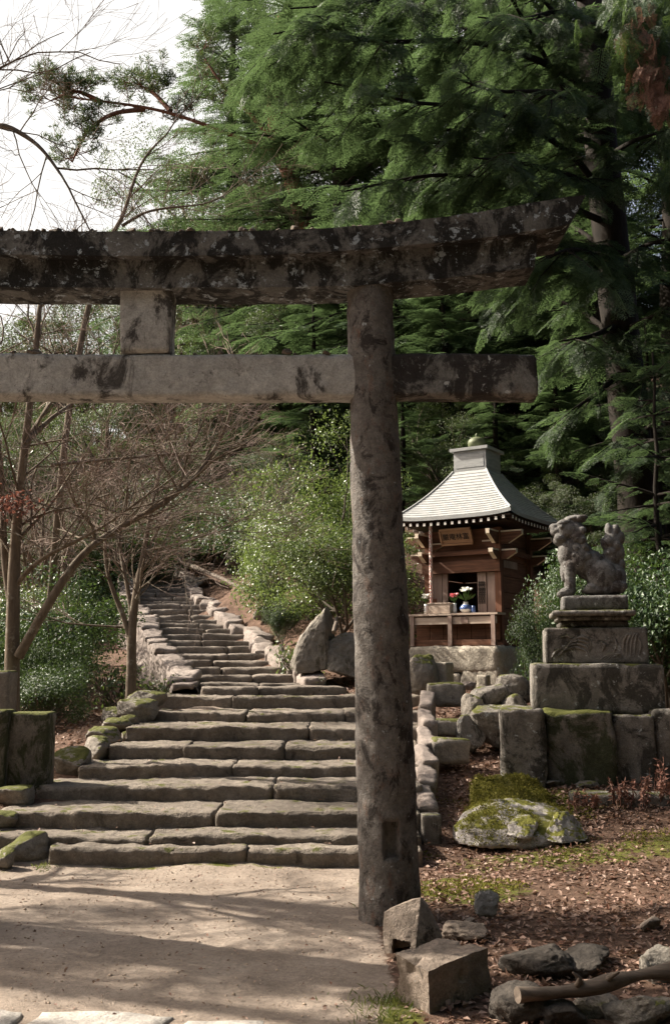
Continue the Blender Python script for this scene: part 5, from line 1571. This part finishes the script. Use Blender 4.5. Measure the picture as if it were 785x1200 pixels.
for k, (x, y, s) in enumerate(((-7, -9, 1.2), (0.5, -9, 1.25), (5, -7.5, 1.3), (8.5, -3, 1.3), (9.5, 3, 1.2), (-10, -5, 1.2), (-3, -13, 1.5), (10.5, 9, 1.2), (3.5, -6.5, 1.3), (-4, -8.5, 1.3))):  # unseen firs added to keep sky light off the gate front
    o = copy_tree(PROTO['fir'][k % 3][0]); o.location = (x, y, tz(x, y)); o.scale = (s * 1.35, s * 1.35, s); o.rotation_euler = (0, 0, k * 1.7)
    tag(o, 'unseen fir added outside the picture to cut sky light on the gate', 'tree', BG)
for k, (x, y, s) in enumerate(((-2.5, -10, 1.15), (2.6, -9.5, 1.2), (8.5, -8, 1.1), (-8, -9.5, 1.1), (10.5, -1.0, 0.9))):  # unseen broadleaf trees added to thin the sky light further
    o = copy_tree(PROTO['oak'][k % 3][0]); o.location = (x, y, tz(x, y)); o.scale = (s * 1.1, s * 1.1, s); o.rotation_euler = (0, 0, k * 1.3)
    tag(o, 'unseen evergreen added outside the picture to cut sky light on the gate', 'tree', 'unseen evergreens added to block sky light')
o = copy_tree(PROTO['oak'][1][0]); o.location = (-7.5, 7.9, tz(-7.5, 7.9)); o.scale = (.42, .42, .66); tag(o, 'small evergreen added outside the picture to shade the sandy path', 'tree')  # unseen tree added for broad shade on the path
# shrubs
plant('shrub', 366, 492, 19.0, 'tall sunlit evergreen shrub above the pointed rock beside the pillar', 'shrub', None, 0, .72)
plant('shrub', 412, 615, 17.2, 'bright leafy shrub hanging over the rock next to the pillar', 'shrub', None, 1, 1.2)
plant('shrub', 330, 600, 20.5, 'leafy shrub uphill behind the tall sunlit one', 'shrub', None, 1, .8)
plant('camellia', 312, 665, 20.5, 'blue green shrub low on the bank beside the upper stairs', 'shrub', None, 0, .55)
plant('camellia', 333, 705, 17.8, 'small bluish shrub beside the pale poles', 'shrub', None, 1, .5)
plant('camellia', 33, 668, 15.5, 'dense dark camellia behind the stone fence and the maples', 'shrub', None, 0, 1.0)
plant('camellia', 66, 745, 14.2, 'low dark camellia at the edge of the pinkish bank', 'shrub', None, 1, .6)
plant('shrub', 25, 690, 17.5, 'yellow green shrub seen between the maple stems', 'shrub', None, 1, 1.1)
plant('camellia', 55, 690, 18.5, 'camellia further up the valley bank behind the slim maple', 'shrub', None, 1, .75)
plant('camellia', 64, 775, 12.8, 'twiggy dark bush directly behind the squared fence block', 'shrub', None, 1, 1.0)
plant('camellia', -38, 700, 13.5, 'dark bush at the picture edge behind the fence post', 'shrub', None, 0, .5)
plant('camellia', 70, 668, 23, 'dark bush at the valley side below the upper stairs', 'shrub', None, 0, .9)
plant('camellia', 800, 628, 12.6, 'glossy camellia filling the picture edge beside the lion', 'shrub', None, 1, .8)
plant('camellia', 752, 655, 13.4, 'glossy camellia right behind the tail of the lion', 'shrub', None, 0, .8)
plant('camellia', 642, 672, 13.0, 'leafy camellia between shrine wall and lion pedestal', 'shrub', None, 0, .34)
plant('camellia', 700, 650, 14.0, 'dark camellia behind the chest of the lion', 'shrub', None, 1, .55)
plant('youngfir', 770, 415, 13.6, 'young fir with pale flat boughs behind the lion', 'tree', None, 0, .72)
PG = 'leafy plants along the upper stairs'
for px, top, Y, lab in ((346, 750, 16.0, 'dark leafy plant above the kerb near the pointed rock'), (372, 792, 15.0, 'small leafy plant at the foot of the pointed rock'),
                        (190, 790, 15.0, 'yellow green plant at the foot of the parapet wall'), (143, 768, 15.8, 'small bright plant behind the slim forked maple')):
    plant('plant', px, top, Y, lab, 'plant', PG, 0, .7)

# ------------------------------------------------------------------ the great hemlock
rng = np.random.default_rng(301)
hem = empty('great_hemlock', tuple(P(752, 680, 17.2)), 'great dark hemlock with a leaning trunk and long drooping boughs over the torii', 'tree')
HO = np.array(hem.location)
def pix(poly): return np.array([P(*q) for q in poly])
def smoothpoly(p, n):
    p = np.asarray(p, float); t = np.linspace(0, 1, len(p)); q = np.stack([np.interp(np.linspace(0, 1, n), t, p[:, k]) for k in range(3)], 1)
    for _ in range(4): q[1:-1] = (q[:-2] + 2 * q[1:-1] + q[2:]) / 4
    return q
wood = MB()
trk = smoothpoly(pix([(758, 700, 17.3), (748, 600, 17.2), (738, 500, 17), (724, 360, 17), (708, 210, 17), (696, 80, 17), (689, -60, 17), (684, -220, 17)]), 40)
tube(wood, trk - HO, np.linspace(.38, .24, 40), 16, bump=.14)
limbs = [
 [(696, 165, 17), (664, 112, 16.5), (630, 52, 16), (600, 0, 15.5), (560, -60, 15)],
 [(707, 238, 17), (690, 196, 16.5), (655, 168, 16), (600, 136, 15.5), (548, 118, 15), (490, 128, 14.5), (430, 104, 14), (380, 96, 13.8)],
 [(697, 168, 17), (640, 153, 16.2), (590, 145, 15.6), (530, 170, 15), (450, 165, 14.6)],
 [(712, 262, 17), (650, 235, 16), (590, 215, 15.4), (520, 200, 14.8), (450, 215, 14.4), (400, 225, 14.3)],
 [(700, 140, 17), (740, 110, 16), (790, 70, 15.5), (830, 60, 15)],
 [(722, 335, 17), (680, 330, 16), (640, 312, 15.2), (600, 330, 14.8)],
 [(731, 430, 17), (700, 462, 16.2), (670, 480, 15.8)],
 [(733, 455, 17), (770, 438, 16), (815, 425, 15.4)],
 [(718, 310, 17), (760, 285, 16), (810, 275, 15.4)],
 [(694, 60, 17), (645, 10, 16), (600, -40, 15)], [(692, 50, 17), (735, 15, 16), (790, -10, 15)],
 [(698, 110, 17), (625, 62, 15.8), (530, 42, 15), (440, 55, 14.4), (370, 30, 14), (320, 40, 13.8)],
 [(690, 0, 17), (600, -20, 15.8), (500, -10, 15), (420, 5, 14.4), (340, 10, 14.2)],
 [(703, 190, 17), (740, 165, 16), (790, 150, 15.5)], [(715, 290, 17), (660, 290, 15.6), (610, 262, 15), (560, 240, 14.7)],
 [(728, 390, 17), (765, 370, 16), (810, 350, 15.4)], [(726, 380, 17), (690, 395, 16), (655, 400, 15.4)], [(742, 540, 17), (775, 530, 16), (810, 520, 15.5)]]
P0, D, S = [], [], []
def bough(q, r0, n_side, dens):
    tube(wood, q - HO, np.linspace(r0, .012, len(q)), 8, cap=False, bump=.1)
    n = len(q); Ltot = np.linalg.norm(np.diff(q, axis=0), axis=1).sum()
    for b in range(int(n_side * Ltot)):
        i = int(rng.uniform(.12, 1) * (n - 2)); ax = q[i + 1] - q[i]; ax /= np.linalg.norm(ax)
        s = rng.choice([-1, 1]); sd = np.cross([0, 0, 1], ax) * s
        d = ax * rng.uniform(.2, .9) + sd * rng.uniform(.4, 1) + np.array([0, 0, rng.uniform(-.45, .15)])
        L = rng.uniform(.5, 1.25); k = 5; t = [q[i]]
        for j in range(k):
            d = d / np.linalg.norm(d) + np.array([rng.normal() * .1, rng.normal() * .1, -.10]); t.append(t[-1] + d / np.linalg.norm(d) * L / k)
        t = np.array(t); tube(wood, t - HO, np.linspace(.014, .005, k + 1), 4, cap=False)
        for j in range(int(dens * L)):
            u = rng.uniform(.1, 1) * k; m_ = min(k - 1, int(u)); pt = t[m_] + (t[m_ + 1] - t[m_]) * (u - m_); a2 = t[m_ + 1] - t[m_]; a2 /= np.linalg.norm(a2)
            sd2 = np.cross([0, 0, 1], a2) * rng.choice([-1, 1])
            P0.append(pt); D.append(a2 * rng.uniform(.3, 1) + sd2 * rng.uniform(.2, 1) + np.array([0, 0, rng.uniform(-.5, .05)])); S.append(rng.uniform(.35, 1.0))
        P0.append(t[-1]); D.append(d); S.append(.7)
limbs += [[(722, 330, 17), (700, 300, 15.4), (672, 290, 14.4), (640, 300, 13.8)],
 [(742, 540, 17), (752, 505, 15.6), (775, 490, 14.6)], [(700, 150, 17), (680, 120, 15.4), (640, 105, 14.4), (580, 110, 13.8), (530, 90, 13.5)],
 [(706, 225, 17), (668, 205, 15.2), (610, 190, 14.2), (555, 185, 13.6)], [(690, 20, 17), (660, 10, 15.5), (610, 25, 14.4), (560, 20, 13.8)]]
limbs += [[(696, 120, 17), (650, 95, 17.8), (600, 80, 18.5), (520, 60, 19.3)], [(704, 200, 17), (660, 175, 17.8), (620, 150, 18.5), (540, 130, 19.4)], [(715, 300, 17), (680, 270, 17.8), (640, 250, 18.6), (560, 230, 19.4)],
 [(725, 400, 17), (690, 370, 17.8), (650, 350, 18.5), (600, 335, 19)], [(700, 150, 17), (685, 110, 18), (680, 70, 19)], [(712, 280, 17), (690, 235, 18), (672, 190, 19)], [(690, 40, 17), (640, 20, 18), (580, 5, 19)]]  # rear limbs added to shade the trunk and fill the background
for l in limbs:
    bough(smoothpoly(pix(l), 18), .065, 6.0, 8)
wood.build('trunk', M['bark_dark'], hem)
lv = MB(); place_sprays(lv, np.array(P0) - HO, D, S, SPR)
lv.build('crown', M['lf_fir'], hem, smooth=False)
print('hemlock sprays', len(P0))

# cedar boughs reaching in at the upper corner
ced = empty('cedar_tree', tuple(P(860, 700, 15.0)), 'cedar outside the picture edge reaching in with hanging green and dead brown sprays', 'tree')
CO = np.array(ced.location); wood = MB(); P0, D, S = [], [], []; Pd, Dd, Sd = [], [], []
tube(wood, smoothpoly(pix([(862, 760, 15), (858, 300, 15), (850, -300, 15)]), 20) - CO, np.linspace(.36, .2, 20), 12, bump=.1)
for l in ([(852, -80, 15), (800, -40, 14.2), (750, 0, 13.8), (712, 25, 13.6)], [(853, 0, 15), (800, 20, 14.2), (755, 45, 13.8), (725, 75, 13.6)], [(854, 60, 15), (800, 70, 14.2), (768, 95, 13.9)], [(856, 180, 15), (815, 190, 14.2), (780, 215, 14)]):
    q = smoothpoly(pix(l), 14); tube(wood, q - CO, np.linspace(.05, .012, 14), 6, cap=False)
    for j in range(120):
        i = rng.integers(3, 13); pt = q[i] + rng.normal(size=3) * np.array([.28, .3, .2])
        P0.append(pt); D.append([rng.normal() * .4 - .25, rng.normal() * .4, -.9]); S.append(rng.uniform(.5, .9))
for px, py in ((752, 45), (758, 70), (745, 30), (770, 90), (765, 105), (760, 58), (772, 120)):
    for j in range(12):
        pt = P(px + rng.normal() * 9, py + rng.normal() * 10, 13.3 + rng.random() * .3); Pd.append(pt); Dd.append([rng.normal() * .25, rng.normal() * .25, -1]); Sd.append(rng.uniform(.35, .6))
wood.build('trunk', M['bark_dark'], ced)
lv = MB(); place_sprays(lv, np.array(P0) - CO, D, S, SPR); lv.build('crown', M['lf_ced'], ced, smooth=False)
lv = MB(); place_sprays(lv, np.array(Pd) - CO, Dd, Sd, SPR); lv.build('dead_sprays', M['lf_dead'], ced, smooth=False)

# ------------------------------------------------------------------ leaning red pine above the torii
rng = np.random.default_rng(311)
YP = 34
pine = empty('red_pine', tuple(P(365, 420, YP)), 'leaning red pine stretching a ragged bough across the white sky', 'tree')
QO = np.array(pine.location); wood = MB(); tips = []
pt = smoothpoly(pix([(375, 520, YP), (366, 300, YP), (352, 240, YP), (336, 195, YP), (322, 160, YP), (318, 100, YP), (330, 20, YP)]), 30)
tube(wood, pt - QO, np.linspace(.42, .16, 30), 10, bump=.1)
pinel = [[(330, 180, YP), (290, 165, YP - .5), (250, 150, YP - 1), (200, 130, YP - 1), (150, 122, YP - 1.2), (110, 118, YP - 1.2), (70, 112, YP - 1)],
         [(170, 128, YP - 1), (130, 132, YP - 1.5), (100, 155, YP - 1.5), (85, 190, YP - 1.6)], [(120, 120, YP - 1.2), (90, 105, YP - 1), (60, 118, YP - 1)],
         [(326, 170, YP), (290, 130, YP + .5), (260, 100, YP + 1), (235, 60, YP + 1)], [(320, 140, YP), (360, 110, YP), (400, 95, YP)], [(200, 130, YP - 1), (180, 108, YP - .5), (160, 98, YP)]]
for l in pinel:
    q = smoothpoly(pix(l), 16); tube(wood, q - QO, np.linspace(.10, .03, 16), 6, cap=False)
    for j in range(15):
        i = rng.integers(6, 16) if l is not pinel[0] else rng.integers(5, 16)
        grow(wood, q[i] - QO, rvec(1)[0] * np.array([1, 1, .5]) + np.array([0, 0, .25]), rng.uniform(.5, 1.0), .02, 1, tips, .2, .2, (3, 5), (.4, .9), (.5, .8), 4, 4, .008)
wood.build('trunk', M['bark_pine'], pine)
tp = np.array([t[0] for t in tips]); n = 34
pos = np.repeat(tp, n, 0) + rng.normal(size=(len(tp) * n, 3)) * .07
d = rvec(len(pos)); d[:, 2] = np.abs(d[:, 2]) * .9 + .1
lv = MB(); leaves(lv, pos, d, rvec(len(pos)), rng.uniform(.16, .28, len(pos)), .03, .1); lv.build('crown', M['lf_pine'], pine, smooth=False)

# ------------------------------------------------------------------ bare maples beside the steps
def maple(name, stems, label, seed, base, twig_depth=3, dens=1.0, red=None, zup=.1, tl=(.7, 1.3), group=None):
    global rng
    rng = np.random.default_rng(seed)
    o = empty(name, tuple(base), label, 'tree', group); O = np.array(o.location)
    wood, tw, tips = MB(), [], []
    for poly, r0, r1, nk in stems:
        q = smoothpoly(pix(poly), 22)
        tube(wood, q - O, np.linspace(r0, r1, 22), 10, bump=.12, seed=seed)
        for j in range(int(nk * dens)):
            i = rng.integers(8, 21); ax = q[i + 1] - q[i]; ax /= np.linalg.norm(ax)
            d = ax * rng.uniform(.3, 1) + rvec(1)[0] * np.array([1, 1, .5]) * .8
            d[2] += zup * (.4 if rng.random() < .6 else 2)
            grow(wood, q[i] - O, d, rng.uniform(*tl), r1 * rng.uniform(.35, .7) + .003, twig_depth, tips, .04, .14, (2, 4), (.35, .85), (.55, .8), 5, 5, .0024, tw, .25)
        grow(wood, q[-1] - O, q[-1] - q[-3], rng.uniform(*tl), r1, twig_depth, tips, .04, .14, (3, 4), (.35, .85), (.6, .8), 5, 5, .0024, tw, .25)
    wood.build('trunk', M['bark_maple'], o)
    m = MB(); twig_mesh(m, tw); m.build('twigs', M['twig'], o, smooth=False)
    if red is not None:
        c = P(*red) - O; n = 260
        pos = c + rng.normal(size=(n, 3)) * np.array([.17, .15, .08]); d = rvec(n); d[:, 2] -= .6
        lv = MB(); leaves(lv, pos, d, rvec(n), .06, .03, .3); lv.build('withered_leaves', M['red_leaf'], o, smooth=False)
    return o
Y1 = 11.0
maple('bare_maple', [
    ([(15, 850, Y1), (14, 780, Y1), (16, 700, Y1), (17, 660, Y1), (20, 610, Y1), (25, 560, Y1 - .1), (32, 500, Y1 - .2), (40, 440, Y1 - .3), (45, 380, Y1 - .3)], .088, .03, 12),
    ([(12, 700, Y1 + .05), (5, 650, Y1 + .1), (4, 600, Y1 + .1), (2, 540, Y1 + .1), (-10, 470, Y1), (-25, 400, Y1)], .045, .022, 9),
    ([(18, 688, Y1), (35, 665, Y1 - .1), (60, 648, Y1 - .2), (95, 632, Y1 - .3), (130, 612, Y1 - .4), (165, 585, Y1 - .4)], .030, .010, 10),
    ([(22, 770, Y1 - .05), (45, 728, Y1 - .1), (72, 682, Y1 - .1), (95, 650, Y1 - .1), (115, 633, Y1), (150, 612, Y1), (180, 598, Y1), (215, 575, Y1), (245, 545, Y1), (265, 500, Y1 + .2)], .055, .018, 14),
    ([(112, 634, Y1), (108, 615, Y1 - .1), (98, 605, Y1 - .2)], .022, .012, 3),
    ([(30, 520, Y1 - .2), (60, 490, Y1), (90, 470, Y1 + .3), (120, 440, Y1 + .4)], .03, .012, 10),
    ([(60, 545, Y1 - .2), (110, 540, Y1), (170, 535, Y1 + .2), (240, 528, Y1 + .4)], .022, .009, 8)],
    'bare double trunked maple by the fence block, its long limb sweeping over the steps', 321, P(15, 846, Y1), 3, 1.0, (12, 590, Y1 - .4))
Y2 = 13.6
maple('bare_maple', [
    ([(153, 824, Y2), (155, 780, Y2), (154, 745, Y2), (157, 715, Y2), (160, 690, Y2), (167, 660, Y2), (172, 630, Y2), (178, 590, Y2), (190, 540, Y2 + .2)], .075, .018, 12),
    ([(152, 745, Y2), (146, 725, Y2), (136, 700, Y2), (128, 680, Y2), (122, 650, Y2), (126, 610, Y2), (120, 560, Y2)], .04, .015, 10),
    ([(155, 720, Y2), (150, 690, Y2 + .05), (144, 660, Y2 + .1), (139, 630, Y2 + .1), (150, 590, Y2)], .035, .014, 8),
    ([(163, 672, Y2), (175, 640, Y2), (190, 612, Y2 + .1), (215, 580, Y2 + .2), (250, 555, Y2 + .3)], .022, .010, 10),
    ([(144, 735, Y2), (110, 733, Y2 - .1), (75, 730, Y2 - .2), (55, 722, Y2 - .3)], .016, .006, 4),
    ([(170, 645, Y2), (200, 640, Y2 - .2), (240, 628, Y2 - .3), (290, 605, Y2 - .3)], .016, .006, 9)],
    'slim forked bare maple growing at the edge of the eighth step', 322, P(153, 826, Y2), 3, 1.0)
Y3 = 8.6
maple('bare_tree', [
    ([(-330, 960, Y3), (-320, 800, Y3), (-290, 640, Y3), (-250, 480, Y3), (-200, 330, Y3)], .13, .06, 12),
    ([(-290, 640, Y3), (-230, 540, Y3 - .2), (-170, 400, Y3 - .3), (-120, 300, Y3 - .3)], .07, .03, 10),
    ([(-270, 560, Y3), (-340, 430, Y3), (-380, 300, Y3)], .07, .03, 8),
    ([(-200, 335, Y3), (-110, 230, Y3 + 1), (-40, 190, Y3 + 2), (-10, 140, Y3 + 2), (15, 150, Y3 + 2), (40, 165, Y3 + 2), (55, 180, Y3 + 2), (72, 205, Y3 + 2)], .05, .014, 5),
    ([(-200, 330, Y3), (-120, 200, Y3 + 1), (-60, 120, Y3 + 2), (-20, 90, Y3 + 2), (20, 70, Y3 + 2)], .05, .010, 8)],
    'bare tree outside the picture whose twigs reach into the white sky at its edge', 323, P(-330, 965, Y3), 3, 1.3)
Y5 = 7.2  # unseen second tree, added for more branch shadows on the sand
maple('bare_tree', [
    ([(-760, 1080, Y5), (-740, 800, Y5), (-700, 560, Y5), (-660, 330, Y5), (-640, 150, Y5)], .16, .07, 16),
    ([(-720, 680, Y5), (-640, 520, Y5 + .2), (-560, 360, Y5 + .4), (-500, 200, Y5 + .4)], .09, .04, 14),
    ([(-700, 560, Y5), (-780, 420, Y5), (-840, 250, Y5)], .09, .04, 12)],
    'second bare tree added outside the picture to throw branch shadows over the sandy path', 325, P(-760, 1085, Y5), 2, .8)
# a bare sapling whose branches show above the torii beam
Y4 = 15
maple('bare_sapling', [
    ([(60, 700, 16), (70, 560, Y4), (85, 440, Y4), (110, 330, Y4), (125, 275, Y4), (143, 265, Y4), (150, 235, Y4), (160, 200, Y4), (172, 178, Y4), (195, 158, Y4)], .06, .014, 7),
    ([(143, 265, Y4), (170, 248, Y4), (200, 243, Y4), (240, 240, Y4), (265, 228, Y4)], .026, .008, 8),
    ([(110, 330, Y4), (80, 340, Y4), (50, 330, Y4)], .02, .008, 5)],
    'thin bare tree whose fork shows above the torii beam over the strut', 324, P(60, 705, 16), 2, 1.0)

# ------------------------------------------------------------------ ground cover
rng = np.random.default_rng(331)
def scatter(n, x0, x1, y0, y1, keep):
    x = rng.uniform(x0, x1, n); y = rng.uniform(y0, y1, n); k = keep(x, y); return x[k], y[k]
def litter(n, x0, x1, y0, y1, keep, smin, smax):
    x, y = scatter(n, x0, x1, y0, y1, keep); z = terrain(x, y) + rng.uniform(.002, .02, len(x))
    d = rng.normal(size=(len(x), 3)) * np.array([1, 1, .3]); nr = np.array([0, 0, 1.0]) + rng.normal(size=(len(x), 3)) * .5
    s = rng.uniform(smin, smax, len(x))
    return np.stack([x, y, z], 1), d, nr, s
lm_ = MB()
dens = lambda x, y: (vnoise(np.stack([x * 1.5, y * 1.5, x * 0], 1), 8) + .85 > rng.uniform(0, 1, len(x)))
ed = lambda y: np.interp(y, [3, 4.8, 6.3, 8.2, 9, 9.1, 12.5], [0.33, 0.3, 0.28, 0.55, 0.9, .95, 1.15])
for a in (litter(30000, .2, 5.5, 4.2, 10.5, lambda x, y: (x > ed(y) + rng.exponential(.12, len(x)) - .03) & dens(x, y), .02, .058),
          litter(5000, .95, 2.6, 9, 13.2, lambda x, y: x > ed(y) + .1, .03, .07),
          litter(5000, -.6, 3, 14.2, 20, lambda x, y: x > np.interp(y, [14.2, 16, 20], [.0, -.5, -2.0]), .04, .09),
          litter(3500, -5.5, -2.2, 9.5, 16, lambda x, y: (x < np.interp(y, [9, 12.5, 16], [-3.1, -2.85, -3.2])), .04, .08),
          litter(2500, -3, .6, 4.5, 8.2, lambda x, y: rng.random(len(x)) < .28, .010, .032)):
    leaves(lm_, a[0], a[1], a[2], a[3], a[3] * .55, .25)
# a few leaves lying on the step treads
for (yf, zb, zt, yb) in LOW:
    n = 14; x = rng.uniform(-3, .8, n); y = rng.uniform(yf + .1, yb, n)
    leaves(lm_, np.stack([x, y, np.full(n, zt + .012)], 1), rng.normal(size=(n, 3)) * np.array([1, 1, .2]), np.array([0, 0, 1.]) + rng.normal(size=(n, 3)) * .3, rng.uniform(.025, .05, n), .022, .25)
tag(lm_.build('leaf_litter', M['litter'], smooth=False), 'dry brown fallen leaves carpeting the slope around the boulder and below the lion', 'fallen leaves', kind='stuff')
# moss tufts
mm = MB(); x, y = scatter(60000, .3, 4.6, 6.6, 10.4, lambda x, y: x > ed(y) - .15)
cm = np.zeros_like(x)
for (cx, cy, rx, ry, a) in ((0.85, 7.35, 0.5, 0.45, 1.0), (2.0, 8.4, 1.2, 0.45, 0.55), (3.2, 8.6, 1.0, 0.6, 0.45), (1.9, 9.6, 0.7, 0.45, 1.0), (3.2, 7.4, 0.9, 0.4, 0.4), (0.28, 7.5, .15, .5, .6)):
    cm = np.maximum(cm, a * np.exp(-(((x - cx) / rx) ** 2 + ((y - cy) / ry) ** 2)))
k = cm + vnoise(np.stack([x * 4, y * 4, x * 0], 1), 12) * .45 > rng.uniform(.35, .9, len(x))
x, y = x[k], y[k]
d = rng.normal(size=(len(x), 3)) * np.array([1, 1, .3]) + np.array([0, 0, .7])
leaves(mm, np.stack([x, y, terrain(x, y)], 1), d, rvec(len(x)), rng.uniform(.018, .04, len(x)), .012, .2)
tag(mm.build('moss', M['mossleaf'], smooth=False), 'yellow green moss in patches on the slope below the boulder', 'moss', kind='stuff')
# grass tufts on the path edge
gm = MB()
for cx, cy, n, s in ((.20, 4.85, 170, .10), (.29, 5.05, 110, .08), (.24, 6.9, 120, .05), (.30, 7.3, 160, .05), (-3.05, 8.1, 90, .06), (-2.3, 8.16, 60, .04), (.3, 7.7, 120, .045)):
    x = cx + rng.normal(size=n) * s; y = cy + rng.normal(size=n) * s * 1.3
    d = rng.normal(size=(n, 3)) * np.array([.7, .7, .1]) + np.array([0, 0, .9])
    leaves(gm, np.stack([x, y, terrain(x, y)], 1), d, rvec(n), rng.uniform(.03, .065, n), .006, .1)
tag(gm.build('grass_tufts', M['grass'], smooth=False), 'short green grass sprouting at the sandy path edge', 'grass', kind='stuff')
M['grain'] = plain_mat('sand_grain', (0.36, 0.28, 0.215), 0.9, 0.2, 0.5)
# gravel grains on the path
gv = MB(); n = 6000
x = rng.uniform(-3.2, .5, n); y = rng.uniform(4.3, 8.2, n); z = terrain(x, y)
s = np.minimum(rng.exponential(.0018, n) + .0015, .012)
V0, F0 = ico(1)
V = V0[None] * s[:, None, None] * rng.uniform(.6, 1.2, (n, 1, 3)) + np.stack([x, y, z], 1)[:, None]
gv.add(V.reshape(-1, 3), (F0[None] + (np.arange(n) * len(V0))[:, None, None]).reshape(-1, 3))
tag(gv.build('gravel', M['grain'], smooth=False), 'fine gravel grains strewn over the sandy path', 'gravel', kind='stuff')
# dry weeds before the lion wall
WGp = 'dry weeds before the lion wall'
def weed(px, py, top, label, sd, n=5):
    global rng
    rng = np.random.default_rng(sd); b = G(px, py)
    h = (py - top) * b[1] / F; o = empty('dry_weed', tuple(b), label, 'weed', WGp)
    st, lv = MB(), MB(); pos, dd = [], []
    for k in range(n):
        t = np.array([rng.normal() * .12, rng.normal() * .12, 1.0]) * h * rng.uniform(.5, 1.0); b0 = np.array([rng.normal() * .05, rng.normal() * .05, 0])
        tube(st, [b0, b0 + t * .5 + rng.normal(size=3) * .01, b0 + t], [.005, .004, .002], 4)
        for q in range(14): pos.append(b0 + t * rng.uniform(.3, 1)); dd.append(rng.normal(size=3) + np.array([0, 0, -.3]))
    leaves(lv, np.array(pos), np.array(dd), rvec(len(pos)), .05, .02, .3)
    st.build('stalks', M['weed'], o); lv.build('withered_leaves', M['weed'], o, smooth=False)
for k, (px, py, top, lab) in enumerate(((772, 944, 888, 'tallest dry rusty weed at the picture edge before the lion wall'), (755, 946, 903, 'dry rusty weed next to the tallest one'), (738, 948, 912, 'dry reddish weed before the pale wall stone'),
                                        (722, 948, 915, 'dry reddish weed before the squarish grey stone'), (700, 950, 925, 'low dry weed before the widest mossy stone'), (680, 950, 930, 'lowest dry weed beside the moss of the boulder'), (785, 950, 905, 'dry weed cut by the picture edge'))):
    weed(px, py, top, lab, 340 + k, 6)

# ------------------------------------------------------------------ light, sky, haze, camera
SUN_AZ, SUN_EL = 20.0, 38.5                 # degrees behind the picture plane, elevation
L = Vector((math.cos(R(SUN_AZ)) * math.cos(R(SUN_EL)), -math.sin(R(SUN_AZ)) * math.cos(R(SUN_EL)), -math.sin(R(SUN_EL))))
sl = bpy.data.lights.new('sun', 'SUN'); sl.energy = 5.0; sl.angle = R(0.6); sl.color = (1.0, 0.92, 0.79)
so = bpy.data.objects.new('sun', sl); COL.objects.link(so); so.rotation_euler = L.to_track_quat('-Z', 'Y').to_euler(); so.location = (-10, 15, 20)
w = bpy.data.worlds.new('World'); SC.world = w; w.use_nodes = True
nt = w.node_tree; bg = nt.nodes['Background']
sky = nt.nodes.new('ShaderNodeTexSky'); sky.sky_type = 'NISHITA'; sky.sun_disc = False
sky.sun_elevation = R(SUN_EL); sky.sun_rotation = R(-(90 - SUN_AZ)); sky.air_density = 1.0; sky.dust_density = 10.0; sky.ozone_density = 1.0
# added glow that whitens the visible sky patch, broken up by noise
tcw = nt.nodes.new('ShaderNodeTexCoord')
dp_ = nt.nodes.new('ShaderNodeVectorMath'); dp_.operation = 'DOT_PRODUCT'; cdir = Vector((-.42, .80, .42)).normalized(); dp_.inputs[1].default_value = cdir
nt.links.new(tcw.outputs['Generated'], dp_.inputs[0])
nz_ = nt.nodes.new('ShaderNodeTexNoise'); nz_.inputs['Scale'].default_value = 3.0; nz_.inputs['Detail'].default_value = 6
nt.links.new(tcw.outputs['Generated'], nz_.inputs['Vector'])
ma = nt.nodes.new('ShaderNodeMath'); ma.operation = 'MULTIPLY_ADD'; ma.inputs[1].default_value = 0.22; nt.links.new(nz_.outputs['Fac'], ma.inputs[0]); nt.links.new(dp_.outputs['Value'], ma.inputs[2])
mr = nt.nodes.new('ShaderNodeMapRange'); mr.interpolation_type = 'SMOOTHSTEP'; mr.inputs['From Min'].default_value = 0.80; mr.inputs['From Max'].default_value = 1.04; nt.links.new(ma.outputs[0], mr.inputs['Value'])
mxw = nt.nodes.new('ShaderNodeMix'); mxw.data_type = 'RGBA'; mxw.inputs[7].default_value = (5.2, 5.1, 4.95, 1); nt.links.new(mr.outputs[0], mxw.inputs[0]); nt.links.new(sky.outputs[0], mxw.inputs[6])
nt.links.new(mxw.outputs[2], bg.inputs['Color']); bg.inputs['Strength'].default_value = 0.09
cd = bpy.data.cameras.new('camera'); cd.sensor_fit = 'VERTICAL'; cd.sensor_height = 36.0; cd.lens = F / 1200 * 36.0; cd.clip_end = 2000; cd.clip_start = 0.05
co = bpy.data.objects.new('camera', cd); COL.objects.link(co); co.location = (0, 0, EYE); co.rotation_euler = (R(90) + PITCH, 0, 0)
cd.shift_x = 0
SC.camera = co
SC.view_settings.view_transform = 'Standard'; SC.view_settings.look = 'None'; SC.view_settings.exposure = 1.36; SC.view_settings.gamma = 1.0
SC.render.engine = 'CYCLES'
cy = SC.cycles
cy.max_bounces = 5; cy.diffuse_bounces = 3; cy.glossy_bounces = 2; cy.transmission_bounces = 3; cy.transparent_max_bounces = 4; cy.volume_bounces = 0
cy.use_denoising = True
try:
    cy.denoiser = 'OPENIMAGEDENOISE'; cy.denoising_input_passes = 'RGB_ALBEDO_NORMAL'
except Exception: pass
cy.caustics_reflective = False; cy.caustics_refractive = False; cy.sample_clamp_indirect = 4.0
SC.render.use_persistent_data = False
